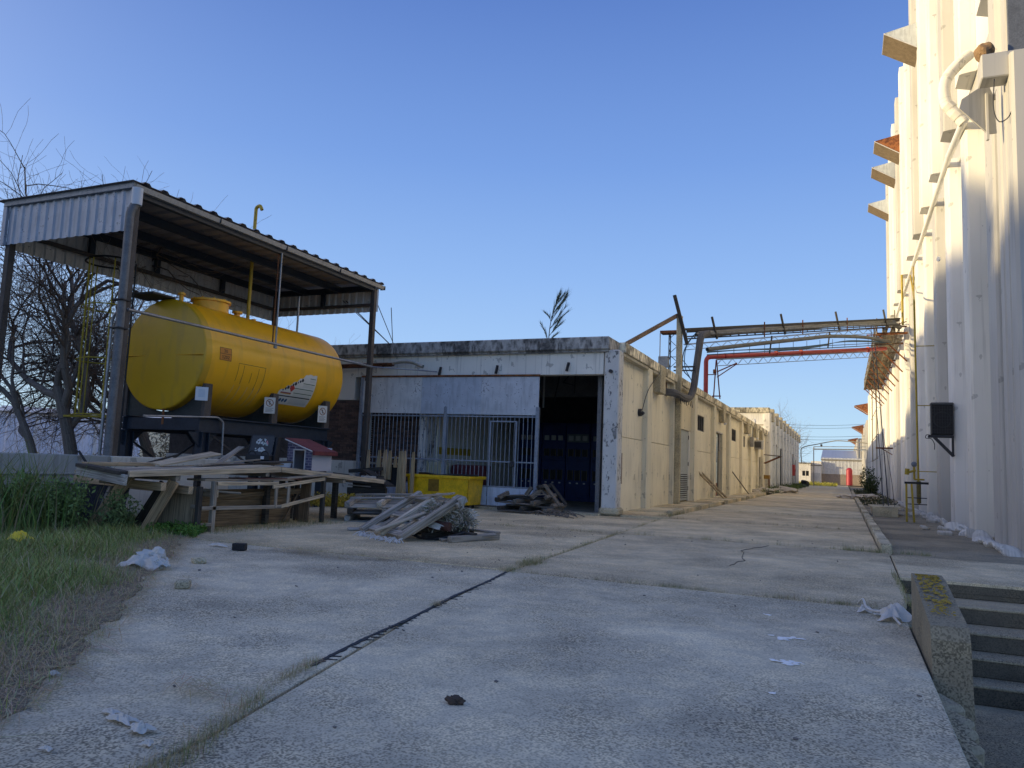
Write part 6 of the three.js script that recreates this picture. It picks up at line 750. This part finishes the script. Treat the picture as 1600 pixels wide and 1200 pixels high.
// verge: soil edge and grass
const EDGE = [[-2.7, .5], [-3.45, -2.2], [-3.75, -2.75], [-4.5, -3.6], [-5.2, -4.45], [-6.0, -5.3], [-6.75, -6.15], [-7.5, -7.05], [-8.5, -8.1], [-9.3, -9.0], [-9.7, -9.7]];
const ex = (z) => { if (z > EDGE[0][1]) return EDGE[0][0]; for (let i = 0; i < EDGE.length - 1; i++) if (z <= EDGE[i][1] && z >= EDGE[i + 1][1]) return mix(EDGE[i][0], EDGE[i + 1][0], (EDGE[i][1] - z) / (EDGE[i][1] - EDGE[i + 1][1])); return -9.8; };
{
  const r = rng(5), poly = []; for (let z = .5; z > -9.7; z -= .07) poly.push([ex(z) + Math.sin(z * 7) * .05 + Math.sin(z * 19) * .03 + (r() - .5) * .05, z]); poly.push([-12.5, -9.7], [-12.5, .5]);
  struct('verge_soil', prism(poly, -.05, .012), tint(MT.grit, .24, .20, .14, { roughness: 1 }));
  const L = [[], [], []], dry = []; let n = 0; const gs = [blade(.12, .007, .7), blade(.20, .008, 1.0), blade(.16, .006, 1.5)];
  while (n < 62000) { const z = .2 - r() * 9.9, e = ex(z), x = e + .10 - Math.pow(r(), 1.25) * Math.min(5.2, e + 12.5); const az = Math.atan2(-x, -z); if (az > 1.09 && r() < .93) continue; const d = e - x, dist = Math.hypot(x, z); if (r() > 3.4 / dist + .12) continue; n++; const patch = Math.sin(x * 2.3 + z * 1.1) * Math.cos(z * 1.9 - x) * .5 + .5; const green = ss(.15, .95, d + (patch - .5) * .9); if (d < .35 && r() > .35 + d) continue; const isDry = r() > .08 + .68 * green; const h = (.45 + .75 * Math.min(1, d / 1.4)) * (.55 + r() * .8) * (.75 + patch * .5); const c = isDry ? C(.42 + r() * .16, .34 + r() * .12, .21 + r() * .06) : C(.21 + r() * .12, .26 + r() * .12, .075 + r() * .03); const k = Math.floor(r() * 3); L[k].push([mtx(x, .01, z, r() * 6.28, h, isDry ? r() * 1.3 : (r() - .3) * .5), c]); }
  const white = plain(1, 1, 1, { roughness: .85 }); L.forEach((l, i) => stuff('verge_grass', ['short green and dry grass covering the verge on the left', 'longer arching grass mixed into the left verge', 'strongly bent grass blades in the left verge'][i], 'grass', inst(gs[i], white, l)));
  // dry straw lying flat along the edge and in tufts on the joints
  const st = blade(.30, .006, .5, 2), tf = blade(.14, .005, .9, 2);
  const lay = (x, z, s, y = .012) => dry.push([mtx(x, y + r() * .03, z, r() * 6.28, s * (.5 + r() * .7), 1.35 + r() * .2), C(.34 + r() * .16, .28 + r() * .12, .17 + r() * .06)]);
  for (let k = 0; k < 3800; k++) { const z = -1.8 - Math.pow(r(), .8) * 7.6; lay(ex(z) + .14 - Math.pow(r(), 1.4) * .85 + (r() - .5) * .15, z, 1.0); }
  for (const [x, z, w, d, n2] of [[-6.5, -8.25, .7, .28, 420], [-5.8, -8.15, .45, .2, 160], [-5.35, -8.35, .22, .12, 120], [-5.7, -5.5, .35, .2, 90], [-3.1, -3.15, .3, .1, 110], [-7.8, -8.6, .8, .25, 260]]) for (let k = 0; k < n2; k++) lay(x + (r() + r() - 1) * w, z + (r() + r() - 1) * d, .8, .012 + r() * .05);
  const tufts = []; const tuft = (x, z, h, green) => tufts.push([mtx(x, .0, z, r() * 6.28, h * (.5 + r() * .8), (r() - .5) * 1.0), r() < green ? C(.12 + r() * .06, .15 + r() * .06, .05) : C(.32 + r() * .12, .27 + r() * .1, .16)]);
  const along = (z0, z1, n2, w, h, g) => { const cc = [...Array(10)].map(() => [mix(z0, z1, r()), .3 + r() * .9, (r() - .5) * w]); for (let k = 0; k < n2; k++) { const c = cc[Math.floor(r() * 10)]; const z = r() < .15 ? mix(z0, z1, r()) : c[0] + (r() + r() - 1) * Math.abs(z1 - z0) * .16; tuft(jx(z) + c[2] * .6 + (r() + r() - 1) * w * c[1], z, h * (.4 + .8 * c[1] * r()), g); } for (let k = 0; k < n2 * .1; k++) { const z = mix(z0, z1, r()); lay(jx(z) + (r() + r() - 1) * w * 1.5, z, .7, .01 + r() * .02); } };
  along(-2.1, -3.55, 1300, .12, .6, .22); along(-3.5, -4.0, 500, .06, .5, .2); along(-8.3, -9.8, 2200, .20, .55, .45); along(-6.0, -6.25, 160, .05, .5, .1); along(-9.6, -14.8, 900, .05, .6, .4); along(-14.8, -20, 500, .06, .6, .4);
  const alongX = (x0, x1, z, n2, w, h, g) => { const cc = [...Array(9)].map(() => [mix(x0, x1, r()), .3 + r() * .8]); for (let k = 0; k < n2; k++) { const c = cc[Math.floor(r() * 9)]; const x = r() < .2 ? mix(x0, x1, r()) : c[0] + (r() + r() - 1) * .22 * c[1]; if (x < x0 - .1 || x > x1 + .1) continue; tuft(x, z + (r() + r() - 1) * w * (1 + c[1]), h * (.5 + .6 * c[1] * r()), g); } };
  alongX(-3.7, .5, -8.51, 700, .025, .5, .4); alongX(-2.1, -1.2, -8.51, 600, .05, .5, .6); alongX(-.6, .3, -8.51, 450, .05, .5, .6); alongX(-4, .5, -14.87, 500, .05, .9, .5); alongX(-.2, 1.4, -14.8, 700, .09, 1.0, .6); alongX(-8, -4, -14.61, 500, .06, .7, .4); alongX(-4.3, .5, -20.6, 300, .05, .9, .4); alongX(-4.3, .5, -26.4, 300, .06, .9, .3); alongX(-7.5, -3.7, -8.56, 400, .03, .5, .3); for (let k = 0; k < 300; k++) tuft(.60 + (r() - .5) * .06, -8.6 - r() * 3.0, .7, .5); for (let k = 0; k < 900; k++) tuft(-4.55 + (r() - .5) * .3, -20.5 - r() * 3, .8, .5);
  for (let k = 0; k < 1500; k++) tuft(-9.3 + (r() - .5) * .9, -9.2 - r() * 3.4, .7, .75); 
  stuff('dry_straw', 'dry straw lying along the verge edge and on the slabs', 'straw', inst(st, white, dry)); stuff('joint_weeds', 'small weeds and dry tufts growing in the slab joints', 'weeds', inst(tf, white, tufts));
  // bright ground cover by the plywood
  const gc = leafCloud(5200, (q) => { const z = -8.6 - q() * .9, x = ex(z) - .1 - q() * 1.0 + .35; return V(x, .02 + q() * q() * .16, z); }, .035, 91, .8); const gm = new THREE.Mesh(gc, leafMat(.10, .20, .025)); stuff('ground_cover', 'bright green low ground cover at the foot of the plywood', 'ground cover', gm);
  // tall weeds
  const weedy = (name, label, x, z, w, d, h, n2, sz, seed, c) => { const t = thing(name, label, 'weed', [x, 0, z]); const q = rng(seed); const stems = []; const tips = []; for (let k = 0; k < n2; k++) { const a = (q() + q() - 1) * w, b = (q() + q() - 1) * d, hh = h * (.45 + q() * .6); const tp = V(a * 1.25 + (q() - .5) * .2, hh, b * 1.25); stems.push(cyl(V(a, 0, b), tp, .006, .003, 4)); tips.push([V(a, 0, b), tp]); } part(t, 'stems', stems, tint(MT.grit, .09, .11, .04)).userData.kind = 'stuff'; const lv = leafCloud(n2 * 46, (g) => { const [p, e] = tips[Math.floor(g() * tips.length)]; const f = Math.pow(g(), .6); return p.clone().lerp(e, f).add(V((g() - .5) * .12, (g() - .5) * .08, (g() - .5) * .12)); }, sz, seed + 1, .42); part(t, 'leaves', lv, leafMat(...c)).userData.kind = 'stuff'; };
  weedy('tall_weed', 'dense dark green leafy weeds in front of the corrugated panel', -10.55, -7.75, .55, .3, .78, 70, .06, 201, [.19, .27, .08]); weedy('tall_weed', 'pale green upright weed right beside the slanted deck post', -9.95, -8.3, .22, .18, .62, 22, .055, 203, [.17, .24, .085]); weedy('tall_weed', 'dark green weed mass below the blue wall', -11.5, -7.6, .5, .4, .85, 60, .07, 205, [.18, .26, .075]); weedy('tall_weed', 'leafy weeds at the left frame edge below the tall reeds', -11.3, -6.6, .6, .5, .78, 70, .065, 207, [.19, .28, .08]);
  const reed = [[], []]; const rb = [blade(1.45, .024, .8, 5), blade(1.15, .02, 1.5, 5)]; for (let k = 0; k < 900; k++) { const x = -11.6 + (r() - .5) * 1.5 + (r() < .35 ? .8 : 0), z = -7.1 + (r() - .5) * 2.2; reed[k % 2].push([mtx(x, 0, z, r() * 6.28, .55 + r() * .55, (r() - .5) * .5), r() < .15 ? C(.26, .22, .12) : C(.11 + r() * .07, .17 + r() * .08, .045)]); } rb.forEach((g, i) => stuff('tall_grass', ['tall upright reed grass in front of the blue wall', 'tall arching reed grass in front of the blue wall'][i], 'grass', inst(g, white, reed[i])));
  // yellow lit low bush by the base wall
  const yb = new THREE.Mesh(leafCloud(5200, (q) => V(-12.1 + (q() + q() - 1) * 1.1, .03 + q() * q() * .34, -16.9 + (q() + q() - 1) * .7), .05, 301, .6), leafMat(.42, .30, .03)); stuff('yellow_weeds', 'yellow flowering weeds on the ground beyond the work frame', 'weeds', yb); const dw = new THREE.Mesh(leafCloud(1600, (q) => V(-13.2 + (q() - .5) * 1.2, .05 + q() * .8, -19.6 + (q() - .5) * .4), .03, 303, .2), tint(MT.bark, .8, .7, .6)); stuff('dry_brush', 'thin dry brush against the white base wall', 'brush', dw);
  // green strips down the road
  const ds = new THREE.Mesh(leafCloud(5000, (q) => { const z = -56 - q() * 46; return V(-4.9 + (q() + q() - 1) * 1.0, q() * q() * .5, z); }, .16, 311, .3), leafMat(.085, .13, .03)); stuff('roadside_weeds', 'low green weeds along the far left side of the road', 'weeds', ds); const ys = new THREE.Mesh(leafCloud(9000, (q) => V(-12 + q() * 11, q() * q() * .5, -117 - q() * 26), .22, 313, .3), leafMat(.30, .29, .04)); stuff('far_grass', 'sunlit yellow green grass at the end of the road', 'grass', ys);
}
// scrub beside the mill wall far down the road
{
  const t = thing('scrub_bush', 'dark leafy scrub growing against the mill wall far down', 'bush', [1.9, -.1, -66]); const r = rng(71); const st = []; const tips = []; for (let k = 0; k < 16; k++) { const a = r() * 6.28, h = .6 + r() * 1.7, q = V(Math.cos(a) * .8 * r(), h, Math.sin(a) * 2.4 * r()); st.push(cyl(V(q.x * .3, 0, q.z * .3), q, .02, .008, 5)); tips.push(q); } part(t, 'stems', st, MT.bark); part(t, 'leaves', leafCloud(2600, (q) => tips[Math.floor(q() * 16)].clone().multiplyScalar(.35 + q() * .7).add(V((q() - .5) * .5, (q() - .5) * .4, (q() - .5) * .6)), .13, 72, .6), leafMat(.035, .06, .018)).userData.kind = 'stuff';
  const hp = new THREE.Mesh(leafCloud(3000, (q) => V(1.6 + (q() - .5) * 1.6, q() * q() * .35, -40 - q() * 45), .12, 77, .4), leafMat(.06, .07, .03)); stuff('strip_weeds', 'low dark weeds on the strip by the mill wall', 'weeds', hp);
}
// feathery seedling on the roof edge
{
  const t = thing('roof_seedling', 'feathery young conifer growing on the factory roof edge', 'plant', [-8.15, 4.72, -21.3]); const r = rng(61), st = [], P = []; const stem = (p, q, b, w, n) => { const pts = []; for (let k = 0; k <= n; k++) { const f = k / n; pts.push(p.clone().lerp(q, f).add(V(b * Math.sin(f * PI), 0, 0))); } for (let k = 0; k < n; k++) st.push(cyl(pts[k], pts[k + 1], w * (1 - k / n * .7), w * (1 - (k + 1) / n * .7), 4)); return pts; };
  const needles = (pts, l, dens, lean) => { for (let i = 1; i < pts.length; i++) for (let k = 0; k < dens; k++) { const p = pts[i - 1].clone().lerp(pts[i], r()); const d = pts[i].clone().sub(pts[i - 1]).normalize().add(V((r() - .5) * .9 + lean, (r() - .5) * .5 + .12, (r() - .5) * .9)).normalize(); const e = p.clone().addScaledVector(d, l * (.5 + r() * .7)), s = V(.006, .002, .002); P.push(p.x - s.x, p.y, p.z, p.x + s.x, p.y, p.z + s.z, e.x, e.y, e.z); } };
  const main = stem(V(0, 0, 0), V(.30, 1.75, 0), -.10, .018, 8); needles(main.slice(4), .3, 22, .1); for (const [f, x, y, l] of [[1, -.22, .75, .2], [2, .42, .50, .26], [3, .50, .68, .28], [3, .46, .86, .28], [4, .50, 1.02, .3], [4, -.16, .35, .2], [5, .46, .72, .28], [5, .4, .5, .26], [6, .36, .45, .26], [6, .15, .5, .26], [1, .35, .35, .24], [2, .3, .7, .26]]) { const b = stem(main[f], main[f].clone().add(V(x, y * .75, (r() - .5) * .4)), (r() - .5) * .1, .009, 5); needles(b.slice(1), l, 20, x > 0 ? .1 : -.05); } part(t, 'stem', st, tint(MT.bark, .7, .7, .7)); part(t, 'needles', tris(P), leafMat(.075, .10, .055)).userData.kind = 'stuff';
}
// dry rubbish heap behind the leaning pallet
{
  const t = thing('rubbish_heap', 'heap of dry vegetation, netting and plastic strips behind the leaning pallet', 'rubbish heap', [-6.12, .08, -11.5]); const r = rng(81); part(t, 'mound', lump(0, .18, 0, .40, .95, .52, .85, 82, 4, .34), tint(MT.grit, .15, .135, .11)); const P = []; const strand = (l, w, y0) => { const a = r() * 6.28, b = Math.acos(r()), p = V(Math.cos(a) * Math.sin(b) * .42, .16 + Math.cos(b) * .32 + y0, Math.sin(a) * Math.sin(b) * .40); const d = V(r() - .5, (r() - .6) * .7, r() - .5).normalize(); let q = p; for (let k = 0; k < 4; k++) { const e = q.clone().addScaledVector(d, l / 4); d.add(V((r() - .5) * .8, (r() - .6) * .5, (r() - .5) * .8)).normalize(); const s = V(r() - .5, r() - .5, r() - .5).normalize().multiplyScalar(w); P.push(q.x - s.x, q.y - s.y, q.z - s.z, q.x + s.x, q.y + s.y, q.z + s.z, e.x, e.y, e.z, q.x - s.x, q.y - s.y, q.z - s.z, e.x, e.y, e.z, e.x - s.x, e.y - s.y, e.z - s.z); q = e; } return P; };
  const set = (n, l, w, m, nm) => { P.length = 0; for (let k = 0; k < n; k++) strand(l, w, 0); part(t, nm, tris(P.slice()), m).userData.kind = 'stuff'; }; set(2600, .13, .004, plain(.42, .36, .26), 'straw'); set(300, .16, .008, plain(.12, .16, .06), 'green_stems'); set(420, .2, .011, plain(.66, .63, .56), 'plastic_strips'); set(700, .16, .005, plain(.17, .16, .15), 'netting');
  part(t, 'rolled_tube', cyl(V(-.1, .16, .42), V(.30, .14, .44), .075, .075, 12), tint(MT.grit, .12, .05, .035)); part(t, 'white_sheet', put(crumple(0, 0, .6, .16, 84, 0, 16), -.05, .12, .5, .3, -.2), plain(.5, .47, .40)); part(t, 'black_tray', [tube([V(-.35, -.02, .5), V(0, -.07, .58), V(.35, .0, .5), V(.5, .06, .3)], .022, 6)], MT.black); const fr = thing('frayed_wrap', 'frayed white plastic wrap under the leaning pallet edge', 'plastic wrap', [-6.7, 0, -10.5]); const Q = []; for (let k = 0; k < 60; k++) { const x = (r() - .5) * 1.2, z = x * .6 + (r() - .5) * .15 + .05; Q.push(tube([V(x, .01, z), V(x + (r() - .5) * .15, .03 + r() * .06, z + .05), V(x + (r() - .5) * .2, .01, z + r() * .15)], .006, 4, 5)); } part(fr, 'strands', Q, MT.plastic).userData.kind = 'stuff';
}
// thicket, hedges and buildings to the left
{
  const twg = new THREE.Mesh(leafCloud(26000, (q) => V(-25 + (q() + q() - 1) * 3.6, q() * 2.4, -27 + (q() + q() - 1) * 4.5), .22, 401, .16), tint(MT.grit, .36, .28, .16)); stuff('dry_thicket', 'dry beige twig thicket seen under the tank', 'thicket', twg);
  const t = thing('yellow_bush', 'yellow green sunlit bush behind the toy cabinet', 'bush', [-24.6, 0, -32.6]); part(t, 'stems', [...Array(7)].map((_, k) => cyl(V(0, 0, 0), V(Math.cos(k) * .9, 1.6, Math.sin(k) * .9), .03, .012, 5)), MT.bark); part(t, 'leaves', leafCloud(5000, (q) => { const a = q() * 6.28, d = Math.sqrt(q()) * 1.7; return V(Math.cos(a) * d, .1 + q() * 2.2, Math.sin(a) * d); }, .13, 402, .6), leafMat(.30, .30, .03)).userData.kind = 'stuff';
  const b = thing('distant_warehouse', 'pale blue grey warehouse beyond the bare trees at the left edge', 'warehouse', [-72, 0, -46]); part(b, 'wall', put(ribbed(26, 4.4, .9, .05), 0, 0, 0, 0, .95), tint(MT.sheet, 1.3, 1.4, 1.6)); part(b, 'back_wall', put(wbox(0, 26, 0, 4.3, -12, -11.8), 0, 0, 0, 0, .95), MT.zinc); part(b, 'roof', put(plank(V(13, 4.4, .3), V(13, 5.4, -12), .1, 26.4), 0, 0, 0, 0, .95), MT.zinc); part(b, 'pilaster', [3, 8, 13, 18, 23].map(x => put(wbox(x, x + .3, 0, 4.4, .05, .2), 0, 0, 0, 0, .95)), MT.plastic);
  single('distant_wall', 'long cream wall in the sun behind the bare trees', 'wall', put(wbox(0, 26, 0, 3.3, -.2, 0), -58, 0, -50, 0, .55), tint(MT.cream, 1.0, .98, .82));
  const fg = new THREE.Mesh(leafCloud(14000, (q) => V(-30 - q() * 34, q() * q() * .8, -14 - q() * 40), .3, 405, .2), leafMat(.20, .20, .06)); stuff('field_grass', 'rough sunlit field grass beyond the low wall', 'grass', fg);
  // evergreen belt to the left of the yard: it shades the yard and the foot of the mill
  const belt = rng(501), cl = leafCloud(420, (q) => { const a = q() * 6.28, b = Math.acos(2 * q() - 1), d = Math.pow(q(), .4); return V(Math.sin(b) * Math.cos(a) * d, Math.cos(b) * d * .8, Math.sin(b) * Math.sin(a) * d); }, .34, 502, .7), list = [];
  const tree = (x, z, h, w) => { for (let k = 0; k < 64; k++) { const f = .06 + .94 * Math.pow(belt(), .9), rad = w * Math.sin(Math.min(1, (1.06 - f) * 1.5) * PI / 2) * .8, a = belt() * 6.28; list.push([mtx(x + Math.cos(a) * rad * belt(), f * h - .3, z + Math.sin(a) * rad * belt(), belt() * 6.28, (.9 + belt() * .7) * w / 2.4), C(.04 + belt() * .03, .065 + belt() * .035, .018)]); } };
  for (let z = 44; z > -24; z -= 2.2) { const h = z > -2 ? 11.6 : z > -12 ? 14.2 : z > -19 ? 13 : 11.6; tree(-41 - belt() * 4, z + belt(), h * (.9 + belt() * .16), 2.6); tree(-46 - belt() * 3, z + belt(), h * (.85 + belt() * .2), 2.8); }
  stuff('tree_belt', 'dense dark evergreen tree belt left of the yard', 'trees', inst(cl, plain(1, 1, 1, { roughness: .9 }), list));
}
renderer.render(scene, camera);
